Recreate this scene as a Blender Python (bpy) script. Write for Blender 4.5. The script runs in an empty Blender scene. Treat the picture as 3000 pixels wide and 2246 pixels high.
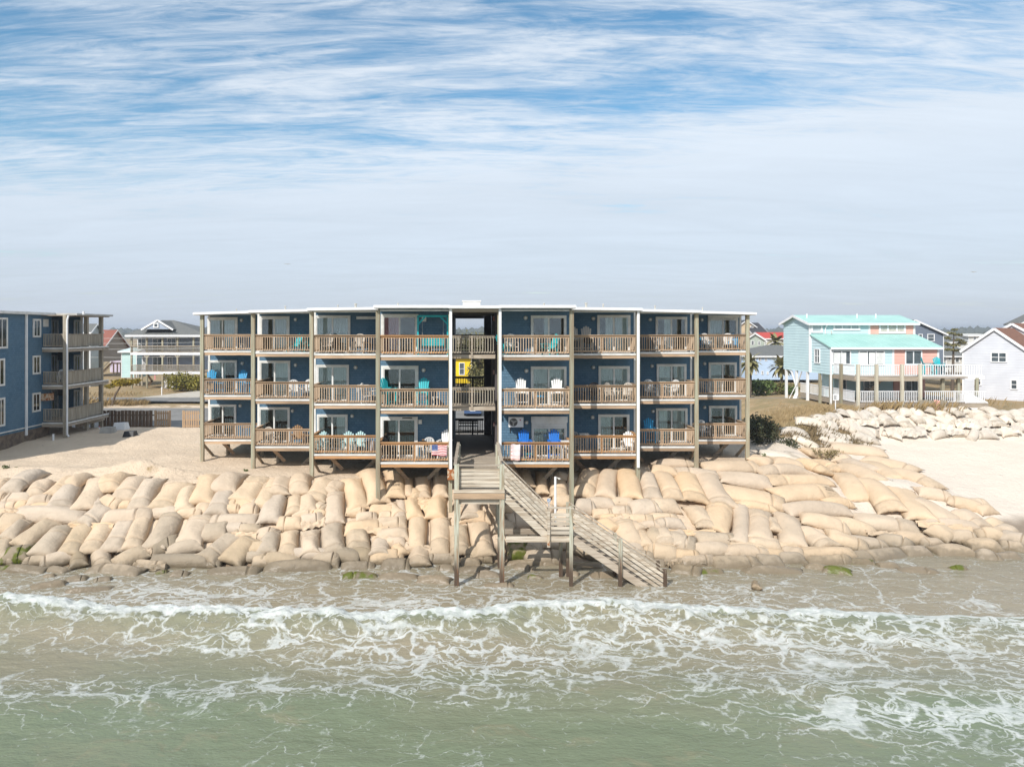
import bpy, math, random
import numpy as np
from mathutils import Vector, Matrix

random.seed(7)
rng = np.random.default_rng(11)
scene = bpy.context.scene
R = math.radians

# ------------------------------------------------------------------ camera
F, CX, CY, H = 2080.0, 1391.0, 968.0, 10.8      # focal length and principal point in photo pixels, eye height above the sea
cam_d = bpy.data.cameras.new('camera'); cam = bpy.data.objects.new('camera', cam_d)
scene.collection.objects.link(cam); scene.camera = cam
cam.location = (0, 0, H); cam.rotation_euler = (R(90), 0, 0)
cam_d.sensor_width = 36; cam_d.lens = 36*F/3000
cam_d.shift_x = (1500-CX)/3000; cam_d.shift_y = -(1123-CY)/3000
cam_d.clip_start = 0.5; cam_d.clip_end = 9000

# ------------------------------------------------------------------ sun, sky, exposure
SUN = Vector((0.65, 1.0, -0.95)).normalized()
elev = math.asin(-SUN.z); azim = math.atan2(-SUN.x, -SUN.y)
sl = bpy.data.lights.new('sun', 'SUN'); sl.energy = 4.2; sl.angle = R(0.5); sl.color = (1.0, 0.965, 0.91)
so = bpy.data.objects.new('sun', sl); scene.collection.objects.link(so)
so.rotation_euler = SUN.to_track_quat('-Z', 'Y').to_euler(); so.location = (-30, -40, 60)
scene.view_settings.view_transform = 'Standard'; scene.view_settings.look = 'None'
scene.view_settings.exposure = 0.18; scene.view_settings.gamma = 1.0; scene.view_settings.use_curve_mapping = False

world = bpy.data.worlds.new('World'); scene.world = world; world.use_nodes = True
wn, wl = world.node_tree.nodes, world.node_tree.links
wn.clear()
def N(t, **kw):
    n = wn.new(t)
    for k, v in kw.items(): setattr(n, k, v)
    return n
def wmath(op, a, b=None, clamp=False):
    n = N('ShaderNodeMath', operation=op, use_clamp=clamp)
    for i, v in enumerate((a, b)):
        if v is None: continue
        if isinstance(v, (int, float)): n.inputs[i].default_value = v
        else: wl.new(v, n.inputs[i])
    return n.outputs[0]
sky = N('ShaderNodeTexSky', sky_type='NISHITA', sun_disc=False)
sky.sun_elevation = elev; sky.sun_rotation = azim; sky.altitude = 0; sky.air_density = 1.0; sky.dust_density = 0.6; sky.ozone_density = 1.0
tc = N('ShaderNodeTexCoord'); sep = N('ShaderNodeSeparateXYZ'); wl.new(tc.outputs['Generated'], sep.inputs[0])
zc = wmath('MAXIMUM', sep.outputs[2], 0.0)
den = wmath('ADD', zc, 0.10)
cmb = N('ShaderNodeCombineXYZ')
wl.new(wmath('DIVIDE', sep.outputs[0], den), cmb.inputs[0]); wl.new(wmath('DIVIDE', sep.outputs[1], den), cmb.inputs[1])
def cloud(rot, sx, sy, scale, detail, rough, dist, off):
    m = N('ShaderNodeMapping'); m.inputs['Rotation'].default_value = (0, 0, R(rot)); m.inputs['Scale'].default_value = (sx, sy, 1); m.inputs['Location'].default_value = off
    wl.new(cmb.outputs[0], m.inputs[0])
    n = N('ShaderNodeTexNoise'); n.inputs['Scale'].default_value = scale; n.inputs['Detail'].default_value = detail
    n.inputs['Roughness'].default_value = rough; n.inputs['Distortion'].default_value = dist
    wl.new(m.outputs[0], n.inputs['Vector']); return n.outputs[0]
c_big = cloud(9, 0.32, 0.9, 1.1, 4, 0.5, 0.3, (3.1, 1.7, 0))
c_mid = cloud(16, 0.42, 1.45, 2.3, 10, 0.64, 0.9, (0.4, 5.2, 0))
c_fin = cloud(-4, 0.9, 4.2, 3.4, 10, 0.68, 1.4, (7.7, 2.2, 0))
def wramp(v, a, b):
    n = N('ShaderNodeMapRange', interpolation_type='SMOOTHSTEP'); n.inputs['From Min'].default_value = a; n.inputs['From Max'].default_value = b; wl.new(v, n.inputs['Value']); return n.outputs[0]
tilt = wmath('SUBTRACT', zc, wmath('MULTIPLY', sep.outputs[0], 0.10))     # the far sheet's edge runs slightly askew
veil = wramp(wmath('ADD', tilt, wmath('ADD', wmath('MULTIPLY', wmath('SUBTRACT', c_mid, .5), .16), wmath('MULTIPLY', wmath('SUBTRACT', c_big, .5), .22))), .31, .12)   # far veil of cirrostratus closing to the horizon
high = wramp(tilt, .26, .36)                                              # nearer streaky cirrus sheet overhead
s = wmath('ADD', wmath('MULTIPLY', c_big, 0.7), wmath('MULTIPLY', c_mid, 1.0))
s = wmath('ADD', s, wmath('MULTIPLY', c_fin, 0.55))
s = wmath('ADD', s, wmath('ADD', wmath('MULTIPLY', veil, 0.40), wmath('MULTIPLY', high, 0.10)))
mask = N('ShaderNodeMapRange', interpolation_type='SMOOTHSTEP'); mask.inputs['From Min'].default_value = 0.96; mask.inputs['From Max'].default_value = 1.40
mask.inputs['To Min'].default_value = 0.05; mask.inputs['To Max'].default_value = 0.93
wl.new(s, mask.inputs['Value'])
# cloud light: white overhead, greyer through the long low air path
cr = N('ShaderNodeValToRGB'); wl.new(zc, cr.inputs[0])
cr.color_ramp.elements[0].position = 0.0; cr.color_ramp.elements[0].color = (0.51, 0.575, 0.675, 1)
cr.color_ramp.elements[1].position = 0.24; cr.color_ramp.elements[1].color = (0.69, 0.755, 0.835, 1)
e = cr.color_ramp.elements.new(0.10); e.color = (0.60, 0.675, 0.775, 1)
sc_ = N('ShaderNodeVectorMath', operation='SCALE'); wl.new(cr.outputs[0], sc_.inputs[0]); wl.new(wmath('MULTIPLY', wmath('ADD', .82, wmath('ADD', wmath('MULTIPLY', c_mid, .22), wmath('MULTIPLY', c_big, .14))), 1/.12), sc_.inputs['Scale'])
sat = N('ShaderNodeHueSaturation'); sat.inputs['Hue'].default_value = .488; sat.inputs['Saturation'].default_value = 1.32; sat.inputs['Value'].default_value = 1.10; wl.new(sky.outputs[0], sat.inputs['Color'])
mx = N('ShaderNodeMix', data_type='RGBA'); wl.new(mask.outputs[0], mx.inputs['Factor']); wl.new(sat.outputs[0], mx.inputs['A']); wl.new(sc_.outputs[0], mx.inputs['B'])
bg = N('ShaderNodeBackground'); bg.inputs['Strength'].default_value = 0.12; wl.new(mx.outputs['Result'], bg.inputs['Color'])
wo = N('ShaderNodeOutputWorld'); wl.new(bg.outputs[0], wo.inputs[0])

# ------------------------------------------------------------------ helpers
def P(px, py, D): return Vector(((px-CX)*D/F, D, H-(py-CY)*D/F))
def PX(px, D): return (px-CX)*D/F
def PZ(py, D): return H-(py-CY)*D/F

class Nodes:
    def __init__(s, name):
        s.m = bpy.data.materials.new(name); s.m.use_nodes = True
        s.t = s.m.node_tree; s.b = s.t.nodes['Principled BSDF']
    def n(s, t, **kw):
        x = s.t.nodes.new(t)
        for k, v in kw.items(): setattr(x, k, v)
        return x
    def l(s, a, b): s.t.links.new(a, b)
    def math(s, op, a, b=None, clamp=False):
        x = s.n('ShaderNodeMath', operation=op, use_clamp=clamp)
        for i, v in enumerate((a, b)):
            if v is None: continue
            if isinstance(v, (int, float)): x.inputs[i].default_value = v
            else: s.l(v, x.inputs[i])
        return x.outputs[0]
    def noise(s, vec, scale, detail=4, rough=.55, dist=0):
        x = s.n('ShaderNodeTexNoise'); x.inputs['Scale'].default_value = scale; x.inputs['Detail'].default_value = detail
        x.inputs['Roughness'].default_value = rough; x.inputs['Distortion'].default_value = dist
        s.l(vec, x.inputs['Vector']); return x.outputs[0]
    def ramp(s, v, a, b):
        x = s.n('ShaderNodeMapRange', interpolation_type='SMOOTHSTEP'); x.inputs['From Min'].default_value = a; x.inputs['From Max'].default_value = b
        s.l(v, x.inputs['Value']); return x.outputs[0]
    def mix(s, f, a, b):
        x = s.n('ShaderNodeMix', data_type='RGBA')
        for k, v in (('Factor', f), ('A', a), ('B', b)):
            if isinstance(v, (int, float)): x.inputs[k].default_value = v
            elif isinstance(v, tuple): x.inputs[k].default_value = (*v, 1)
            else: s.l(v, x.inputs[k])
        return x.outputs['Result']
    def vec(s, coord='Object', stretch=(1, 1, 1), rnd=True):
        g = s.n('ShaderNodeNewGeometry') if coord == 'World' else s.n('ShaderNodeTexCoord')
        o = g.outputs['Position'] if coord == 'World' else g.outputs[coord]
        mp = s.n('ShaderNodeMapping'); mp.inputs['Scale'].default_value = stretch; s.l(o, mp.inputs[0])
        if rnd and coord != 'World':
            oi = s.n('ShaderNodeObjectInfo'); s.l(s.math('MULTIPLY', oi.outputs['Random'], 50), mp.inputs['Location'])
        return mp.outputs[0]
    def bump(s, h, strength, dist=.02):
        x = s.n('ShaderNodeBump'); x.inputs['Strength'].default_value = strength; x.inputs['Distance'].default_value = dist
        s.l(h, x.inputs['Height']); s.l(x.outputs[0], s.b.inputs['Normal'])

MATS = {}
def mat(name, c1, c2=None, scale=3.0, stretch=(1, 1, 1), rough=.8, bump=0.0, bscale=None, rnd=.0, spec=.3, metal=0.0, detail=5, coord='Object', lo=.35, hi=.65):
    k = Nodes(name); c2 = c2 or tuple(min(1, x*.8) for x in c1)
    v = k.vec(coord, stretch)
    f = k.ramp(k.noise(v, scale, detail), lo, hi)
    col = k.mix(f, c1, c2)
    if rnd:
        oi = k.n('ShaderNodeObjectInfo'); hs = k.n('ShaderNodeHueSaturation')
        k.l(k.math('ADD', k.math('MULTIPLY', oi.outputs['Random'], rnd), 1-rnd/2), hs.inputs['Value']); k.l(col, hs.inputs['Color']); col = hs.outputs[0]
    k.l(col, k.b.inputs['Base Color'])
    k.b.inputs['Roughness'].default_value = rough; k.b.inputs['Specular IOR Level'].default_value = spec; k.b.inputs['Metallic'].default_value = metal
    if bump: k.bump(k.noise(v, bscale or scale*4, 4), bump)
    MATS[name] = k.m
    return k.m

col = scene.collection
def put(name, data, parent=None, loc=(0, 0, 0), rot=None):
    o = bpy.data.objects.new(name, data); col.objects.link(o); o.parent = parent; o.location = loc
    if rot: o.rotation_euler = rot
    return o
def tag(o, label=None, cat=None, group=None, kind=None):
    for k, v in (('label', label), ('category', cat), ('group', group), ('kind', kind)):
        if v: o[k] = v
    return o
def thing(name, label, cat, loc=(0, 0, 0), rz=0, group=None):
    o = put(name, None, None, loc, (0, 0, rz)); o.empty_display_size = .3
    return tag(o, label, cat, group)

class MB:
    def __init__(s): s.v = []; s.f = []; s.mi = []
    def add(s, vs, fs, mi=0):
        b = len(s.v); s.v += [tuple(x) for x in vs]; s.f += [tuple(b+i for i in f) for f in fs]; s.mi += [mi]*len(fs); return s
    def box(s, x0, x1, y0, y1, z0, z1, mi=0):
        x0, x1 = sorted((x0, x1)); y0, y1 = sorted((y0, y1)); z0, z1 = sorted((z0, z1))
        return s.add([(x0, y0, z0), (x1, y0, z0), (x1, y1, z0), (x0, y1, z0), (x0, y0, z1), (x1, y0, z1), (x1, y1, z1), (x0, y1, z1)],
              [(3, 2, 1, 0), (4, 5, 6, 7), (0, 1, 5, 4), (1, 2, 6, 5), (2, 3, 7, 6), (3, 0, 4, 7)], mi)
    def beam(s, p, q, w, h, up=(0, 0, 1), mi=0):
        p, q = Vector(p), Vector(q); t = (q-p).normalized(); u = Vector(up)
        a = t.cross(u)
        if a.length < 1e-4: a = t.cross(Vector((0, 1, 0)))
        a.normalize(); b = a.cross(t); a *= w/2; b *= h/2
        return s.add([p-a-b, p+a-b, p+a+b, p-a+b, q-a-b, q+a-b, q+a+b, q-a+b],
              [(3, 2, 1, 0), (4, 5, 6, 7), (0, 1, 5, 4), (1, 2, 6, 5), (2, 3, 7, 6), (3, 0, 4, 7)], mi)
    def tube(s, p, q, r0, r1=None, n=8, mi=0, caps=True):
        p, q = Vector(p), Vector(q); r1 = r0 if r1 is None else r1; t = (q-p).normalized()
        a = t.orthogonal().normalized(); b = t.cross(a)
        vs = [c+(a*math.cos(2*math.pi*i/n)+b*math.sin(2*math.pi*i/n))*r for c, r in ((p, r0), (q, r1)) for i in range(n)]
        fs = [(i, (i+1) % n, n+(i+1) % n, n+i) for i in range(n)]
        if caps: fs += [tuple(range(n-1, -1, -1)), tuple(range(n, 2*n))]
        return s.add(vs, fs, mi)
    def path(s, pts, rad, n=8):
        for i in range(len(pts)-1):
            s.tube(pts[i], pts[i+1], rad[i] if isinstance(rad, (list, tuple)) else rad, rad[i+1] if isinstance(rad, (list, tuple)) else rad, n)
        return s
    def poly(s, vs, th=0, n=(0, 0, 1), mi=0):                     # flat polygon, thickened along -n
        k = len(vs); vs = [Vector(v) for v in vs]; n = Vector(n).normalized()*th
        if not th: return s.add(vs, [tuple(range(k))], mi)
        return s.add(vs+[v-n for v in vs], [tuple(range(k)), tuple(range(2*k-1, k-1, -1))]+[(i, k+i, k+(i+1) % k, (i+1) % k) for i in range(k)], mi)
    def siding(s, p0, p1, z0, z1, course=.15, lip=.018, lo=None, hi=None):
        """lapped courses on the wall over the line p0-p1 (outside on the right of p0->p1); lo/hi(z) clip the run 0..1 along it"""
        p0, p1 = Vector((*p0, 0)), Vector((*p1, 0)); d = p1-p0; nrm = Vector((d.y, -d.x, 0)).normalized()
        n = max(1, int(round((z1-z0)/course))); c = (z1-z0)/n
        for i in range(n):
            a, b = z0+i*c, z0+(i+1)*c
            la, ha = (lo(a) if lo else 0), (hi(a) if hi else 1); lb, hb = (lo(b) if lo else 0), (hi(b) if hi else 1)
            A, B, C, D = p0+d*la+nrm*lip, p0+d*ha+nrm*lip, p0+d*hb, p0+d*lb
            A.z = B.z = a; C.z = D.z = b
            A0, B0 = p0+d*la, p0+d*ha; A0.z = B0.z = a
            s.add([A, B, C, D, A0, B0], [(0, 1, 2, 3), (4, 5, 1, 0)])
        return s
    def mesh(s, name, m, smooth=False, off=None):
        me = bpy.data.meshes.new(name)
        vs = s.v if off is None else [(x-off[0], y-off[1], z-off[2]) for x, y, z in s.v]
        me.from_pydata(vs, [], s.f)
        for x in (m if isinstance(m, (list, tuple)) else [m]): me.materials.append(x)
        if any(s.mi): me.polygons.foreach_set('material_index', s.mi)
        if smooth: me.polygons.foreach_set('use_smooth', [True]*len(s.f))
        me.update(); return me
    def build(s, name, m, parent=None, smooth=False):             # world coordinates in; local to the parent, or centred on itself
        if parent is not None:
            w = parent; off = Vector((0, 0, 0))
            while w is not None: off += Vector(w.location); w = w.parent
            return put(name, s.mesh(name, m, smooth, off), parent)
        a = np.array(s.v); off = ((a[:, 0].min()+a[:, 0].max())/2, (a[:, 1].min()+a[:, 1].max())/2, a[:, 2].min())
        return put(name, s.mesh(name, m, smooth, off), None, off)

# lattice noise
_L = rng.random((256, 256))
def vnoise(x, y):
    x, y = np.asarray(x, float), np.asarray(y, float)
    xi, yi = np.floor(x).astype(int), np.floor(y).astype(int); fx, fy = x-xi, y-yi
    fx = fx*fx*(3-2*fx); fy = fy*fy*(3-2*fy)
    g = lambda a, b: _L[a % 256, b % 256]
    return (g(xi, yi)*(1-fx)+g(xi+1, yi)*fx)*(1-fy)+(g(xi, yi+1)*(1-fx)+g(xi+1, yi+1)*fx)*fy
def fbm(x, y, o=4):
    t = 0; a = .5
    for i in range(o): t = t+a*(vnoise(np.asarray(x)*2**i+17*i, np.asarray(y)*2**i+31*i)-.5); a *= .5
    return t
def sstep(x, a, b):
    t = np.clip((np.asarray(x, float)-a)/(b-a), 0, 1); return t*t*(3-2*t)

# ------------------------------------------------------------------ materials
blue = Nodes('blue_shingle')
g_ = blue.n('ShaderNodeNewGeometry'); sp = blue.n('ShaderNodeSeparateXYZ'); blue.l(g_.outputs['Position'], sp.inputs[0])
cb = blue.n('ShaderNodeCombineXYZ'); blue.l(blue.math('ADD', sp.outputs[0], sp.outputs[1]), cb.inputs[0]); blue.l(sp.outputs[2], cb.inputs[1])
br = blue.n('ShaderNodeTexBrick'); br.inputs['Scale'].default_value = 1; br.inputs['Brick Width'].default_value = .19; br.inputs['Row Height'].default_value = .1435; br.inputs['Mortar Size'].default_value = .006
br.inputs['Color1'].default_value = (.070, .142, .212, 1); br.inputs['Color2'].default_value = (.098, .185, .268, 1); br.inputs['Mortar'].default_value = (.032, .075, .135, 1)
blue.l(cb.outputs[0], br.inputs['Vector'])
blue.l(blue.mix(blue.ramp(blue.noise(g_.outputs['Position'], .9, 5), .3, .8), br.outputs['Color'], (.105, .18, .245)), blue.b.inputs['Base Color'])
blue.b.inputs['Roughness'].default_value = .75; blue.b.inputs['Specular IOR Level'].default_value = .25
MATS['blue'] = blue.m
white = mat('white_trim', (.74, .735, .71), (.62, .61, .57), 2.2, rough=.55, rnd=.06)
whitep = mat('white_vinyl', (.82, .82, .82), (.74, .74, .74), 1.5, rough=.4)
wood_h = mat('wood_board', (.48, .335, .215), (.33, .23, .15), 2.2, (.35, 5, 5), .8, .3, rnd=.45)
wood_new = mat('wood_board_fresh', (.50, .275, .12), (.36, .20, .10), 2.0, (.35, 5, 5), .75, .2, rnd=.3)
wood_v = mat('wood_picket', (.54, .40, .275), (.40, .29, .195), 2.5, (5, 5, .5), .8, .2, rnd=.5)
grey_wood = mat('grey_weathered_wood', (.45, .385, .305), (.31, .25, .19), 2.4, (.4, 5, 5), .85, .35, rnd=.3)
grey_wood_v = mat('grey_weathered_post', (.38, .34, .27), (.26, .22, .165), 2.4, (6, 6, .4), .85, .35, rnd=.25)
post_m = mat('treated_post', (.36, .355, .26), (.29, .23, .155), 1.6, (6, 6, .35), .8, .3, rnd=.3)
pale_wood = mat('bleached_wood', (.60, .53, .43), (.37, .295, .215), 2.6, (.3, 6, 6), .85, .4, rnd=.25)
piling = Nodes('sea_piling')
v_ = piling.vec('World', (5, 5, .5)); n_ = piling.noise(v_, 2.2, 6)
sp = piling.n('ShaderNodeSeparateXYZ'); g_ = piling.n('ShaderNodeNewGeometry'); piling.l(g_.outputs['Position'], sp.inputs[0])
c_ = piling.mix(piling.ramp(n_, .38, .66), (.50, .50, .40), (.30, .24, .16))
zz = piling.math('ADD', sp.outputs[2], piling.math('MULTIPLY', piling.math('SUBTRACT', n_, .5), 2.2))
c_ = piling.mix(piling.ramp(zz, 1.6, .5), c_, (.085, .055, .035))
rust = piling.ramp(piling.noise(piling.vec('World', (9, 9, .45)), 1.0, 3), .60, .70)
c_ = piling.mix(piling.math('MULTIPLY', rust, .7), c_, (.28, .10, .03))
piling.l(c_, piling.b.inputs['Base Color']); piling.b.inputs['Roughness'].default_value = .85; piling.bump(n_, .5, .03)
deck_m = mat('deck_boards', (.40, .34, .28), (.29, .24, .19), 2, (.3, 8, 1), .85, .2)
soffit = mat('soffit', (.42, .41, .38), (.34, .33, .30), 1.5)
concrete = mat('concrete', (.42, .40, .36), (.33, .31, .28), 2)
dark_in = mat('near_black', (.030, .034, .036), (.018, .02, .022), 1.2, rough=.9)  # near black; on backing panels it paints in the gloom of unlit rooms
curtain_m = mat('curtain', (.80, .81, .78), (.68, .70, .68), 2, rough=.9, rnd=.25)
pink_m = mat('pink_curtain', (.80, .33, .36), (.70, .27, .31), 3, rough=.9)
yellow_c = mat('yellow_curtain', (.70, .56, .10), (.60, .42, .30), 6, rough=.9)
black_m = mat('black_metal', (.02, .02, .022), (.03, .03, .03), 4, rough=.5)
grey_plastic = mat('grey_fixture', (.55, .53, .47), (.42, .40, .35), 9, rough=.6)
glass = Nodes('window_glass')
t = glass.t; t.nodes.remove(glass.b); out = [n for n in t.nodes if n.type == 'OUTPUT_MATERIAL'][0]
tr = glass.n('ShaderNodeBsdfTransparent'); tr.inputs[0].default_value = (.86, .90, .90, 1)
gl = glass.n('ShaderNodeBsdfGlossy'); gl.inputs['Roughness'].default_value = .02; gl.inputs['Color'].default_value = (.9, .96, .96, 1)
lw = glass.n('ShaderNodeFresnel'); lw.inputs[0].default_value = 1.5
ms = glass.n('ShaderNodeMixShader'); glass.l(glass.math('ADD', glass.math('MULTIPLY', lw.outputs[0], 1.2), .06, True), ms.inputs[0])
glass.l(tr.outputs[0], ms.inputs[1]); glass.l(gl.outputs[0], ms.inputs[2]); glass.l(ms.outputs[0], out.inputs[0])
glass = glass.m
pale_pane = mat('curtained_pane', (.46, .52, .53), (.36, .42, .44), 1.5, rough=.1, spec=.7)
shade_pane = mat('dim_window_pane', (.06, .075, .085), (.10, .12, .13), 1.5, rough=.06, spec=.8)
# ------------------------------------------------------------------ ground
CREST = np.array([(-400, 38.1), (-8, 38.1), (-3, 38.8), (4, 38.8), (8, 39.3), (13, 41.5), (18, 44.5), (20.5, 48), (24, 53.2), (30, 55.6), (60, 57.5), (400, 62)], float)
def crest_dist(X, Y):
    X, Y = np.asarray(X, float), np.asarray(Y, float); best = np.full(X.shape, 1e9); sgn = np.ones(X.shape)
    for a, b in zip(CREST[:-1], CREST[1:]):
        d = b-a; t = np.clip(((X-a[0])*d[0]+(Y-a[1])*d[1])/(d@d), 0, 1)
        dx, dy = X-a[0]-t*d[0], Y-a[1]-t*d[1]; q = np.hypot(dx, dy); m = q < best
        best = np.where(m, q, best); sgn = np.where(m, np.where(d[0]*(Y-a[1])-d[1]*(X-a[0]) < 0, 1, -1), sgn)
    return best*sgn                                               # > 0 on the sea side
def ground_z(X, Y, fine=False):
    X, Y = np.asarray(X, float), np.asarray(Y, float)
    r = sstep(X, 19, 27)
    inl = 2.75+.3*sstep(Y, 46, 53)*sstep(-X, 14, 22)-(.85+.3*sstep(-X, 14, 22))*sstep(Y, 56.5, 61.5)
    right = 2.75+1.65*sstep(Y, 47, 54.5)-2.3*sstep(Y, 66, 84)
    plat = inl*(1-r)+right*r
    plat = plat+.8*np.exp(-((X+18.7)/2.4)**2-((Y-39.7)/.7)**2)*(1+.9*fbm(X*1.3, Y*1.6, 4))+.3*np.exp(-((X+26)/5)**2-((Y-40.5)/1.2)**2)
    d = crest_dist(X, Y)
    rate = np.interp(X, [6, 10, 18, 21, 25], [.5, .42, .30, .34, .66])
    beach = (Y-36)*.147; sea = (Y-34.6)*.14
    w = sstep(X, 12, 24); floor = sea*(1-w)+beach*w
    floor = np.maximum(floor, -1.6)
    floor = np.where(Y > 60, np.minimum(floor, 1.0), floor)
    z = np.where(d > 0, np.maximum(plat-rate*d, floor), plat)
    z = z+.95*np.exp(-((X-24)/4.2)**2-((Y-42)/3.4)**2)*w
    if fine: z = z+np.where(Y < 62, .20*fbm(X*.45, Y*.5, 4)+.11*fbm(X*1.6, Y*1.9, 3), .25*fbm(X*.06, Y*.06, 3))*sstep(z, -.4, .4)
    return z
def grid_mesh(name, xs, ys, zf, m, attrs=None):
    Xg, Yg = np.meshgrid(xs, ys); Z = zf(Xg, Yg); nx, ny = len(xs), len(ys)
    me = bpy.data.meshes.new(name)
    co = np.stack([Xg, Yg, Z], -1).reshape(-1, 3)
    i = np.arange(nx*ny).reshape(ny, nx); q = np.stack([i[:-1, :-1], i[:-1, 1:], i[1:, 1:], i[1:, :-1]], -1).reshape(-1, 4)
    me.vertices.add(len(co)); me.vertices.foreach_set('co', co.ravel())
    me.loops.add(q.size); me.loops.foreach_set('vertex_index', q.ravel())
    me.polygons.add(len(q)); me.polygons.foreach_set('loop_start', np.arange(0, q.size, 4)); me.polygons.foreach_set('loop_total', np.full(len(q), 4))
    me.polygons.foreach_set('use_smooth', np.ones(len(q), bool))
    me.update(); me.validate()
    for k, f in (attrs or {}).items():
        a = me.attributes.new(k, 'FLOAT', 'POINT'); a.data.foreach_set('value', f(Xg, Yg, Z).ravel().astype(np.float32))
    me.materials.append(m)
    return put(name, me)

k = Nodes('sand'); w = k.vec('World')
at = k.n('ShaderNodeAttribute', attribute_name='veg'); aw = k.n('ShaderNodeAttribute', attribute_name='pale')
n1, n2, n3 = k.noise(w, .35, 5), k.noise(w, 2.6, 5), k.noise(w, 14, 4)
sand = k.mix(k.ramp(n1, .3, .7), (.68, .54, .395), (.60, .47, .34))
sand = k.mix(k.math('MULTIPLY', k.ramp(n2, .55, .75), .35), sand, (.40, .30, .205))
sand = k.mix(aw.outputs['Fac'], sand, (.72, .64, .55))
gr = k.mix(k.ramp(k.noise(w, .5, 6, .65), .4, .62), (.36, .25, .135), (.26, .20, .10))
gr = k.mix(k.math('MULTIPLY', k.ramp(n2, .5, .7), .5), gr, (.42, .33, .22))
vf = k.ramp(k.math('ADD', at.outputs['Fac'], k.math('MULTIPLY', k.math('SUBTRACT', k.noise(w, .8, 6, .65), .5), 1.1)), .4, .6)
sand = k.mix(k.math('MULTIPLY', k.ramp(k.noise(w, 4.5, 3, .7, 1.5), .66, .70), .55), sand, (.16, .12, .08))
base = k.mix(vf, sand, gr)
sp = k.n('ShaderNodeSeparateXYZ'); k.l(w, sp.inputs[0])
wet = k.ramp(k.math('ADD', sp.outputs[2], k.math('MULTIPLY', k.math('SUBTRACT', n1, .5), .5)), .62, .30)
base = k.mix(wet, base, (.27, .20, .135))
k.l(base, k.b.inputs['Base Color']); k.l(k.math('SUBTRACT', .9, k.math('MULTIPLY', wet, .55)), k.b.inputs['Roughness']); k.b.inputs['Specular IOR Level'].default_value = .3
k.bump(k.math('ADD', k.math('MULTIPLY', n3, .5), k.math('ADD', k.math('MULTIPLY', n2, 1.0), k.math('MULTIPLY', k.noise(w, 5, 3), .7))), .6, .14)
sand_m = k.m
def veg(X, Y, Z):
    a = np.maximum(sstep(Y, 80, 84)*1.0, .42*np.exp(-((X+18.2)/2.0)**2-((Y-39.3)/.6)**2))
    b = sstep(X, 17.5, 20)*sstep(Y, 49, 53)*(1-sstep(X, 27, 31)*(Y < 57))*.72
    return np.clip(np.maximum(a, b)-.55*np.exp(-((Y-84)/1.6)**2), 0, 1)*(np.abs(X) < 4000)
def pale(X, Y, Z): return sstep(X, 15, 24)*(Y < 62)*.75
xs = np.r_[-3500, -1800, -900, -450, -220, -130, -90, np.arange(-60, 72, .36), 90, 130, 220, 450, 900, 1800, 3500]
ys = np.r_[np.arange(27, 62, .26), np.arange(62.5, 120, 2.2), 130, 150, 180, 240, 340, 500, 800, 1300, 2200, 4500]
tag(grid_mesh('ground', xs, ys, lambda a, b: ground_z(a, b, True), sand_m, {'veg': veg, 'pale': pale}), kind='structure')

asph = mat('asphalt', (.235, .225, .21), (.19, .18, .165), .6, rough=.9, bump=.15, bscale=20, coord='World')
def sheet(name, x0, x1, y0, y1, z, m):
    n = 40; mb = MB()
    for i in range(n):
        a, b = x0+(x1-x0)*i/n, x0+(x1-x0)*(i+1)/n
        mb.add([(a, y0, z), (b, y0, z), (b, y1, z), (a, y1, z)], [(0, 1, 2, 3)])
    return tag(mb.build(name, m), kind='structure')
sheet('parking_lot', -60, 30, 62.3, 80.0, 2.08, asph)
sheet('road', -260, 260, 86.5, 92.0, 2.14, asph)
drive = mat('pale_drive', (.52, .47, .40), (.44, .39, .32), .8, rough=.9, coord='World')
mb = MB(); z = 2.12
mb.add([(-43.5, 92.05, z), (-36, 92.05, z), (-32.5, 106, z), (-38, 107.5, z)], [(0, 1, 2, 3)])
tag(mb.build('driveway', drive), kind='structure')

# ------------------------------------------------------------------ sea
def crest_row(px): return np.interp(px, [-400, 0, 400, 800, 1100, 1380, 1520, 1700, 2000, 2400, 2600, 2900, 3400], [1758, 1766, 1786, 1801, 1807, 1800, 1778, 1774, 1783, 1787, 1792, 1797, 1800])
def crest_Y(X): return F*(H-.45)/(crest_row(CX+X*F/26.6)-CY)+.22*fbm(X*.35, X*0+3, 3)
def sea_z(X, Y):
    yc = crest_Y(X); d = Y-yc; px = CX+X*F/np.maximum(Y, 5)
    amp = np.interp(px, [0, 1500, 2300, 2700, 3300], [.72, .70, .58, .34, .28])*(1+.5*fbm(X*.5, X*0+9, 3))
    near = (np.abs(X) < 60)*(Y > 8)
    prof = np.where(d < 0, np.exp(-(d/1.5)**2), np.exp(-(d/.42)**2))
    z = amp*prof*near
    yb = 20.6+.35*np.sin(X*.11+1)+.02*X
    z = z+.20*np.exp(-((Y-yb)/1.1)**2)*near*(.7+1.2*fbm(X*.16, Y*.1+4, 2))
    calm = sstep(Y, 40, 30)
    z = z+calm*near*(.10*fbm(X*.55+Y*.1, Y*1.1, 4)+.05*fbm(X*1.7, Y*2.8, 3))
    froth = sstep(d, -2.2, -.3)*(1-sstep(d, .25, .6))*near*np.interp(px, [0, 2300, 2700, 3300], [1, 1, .25, .2])
    z = z+froth*(.24*fbm(X*2.6, Y*3.0, 3)+.16*fbm(X*8, Y*8, 2))
    return z-.02
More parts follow.
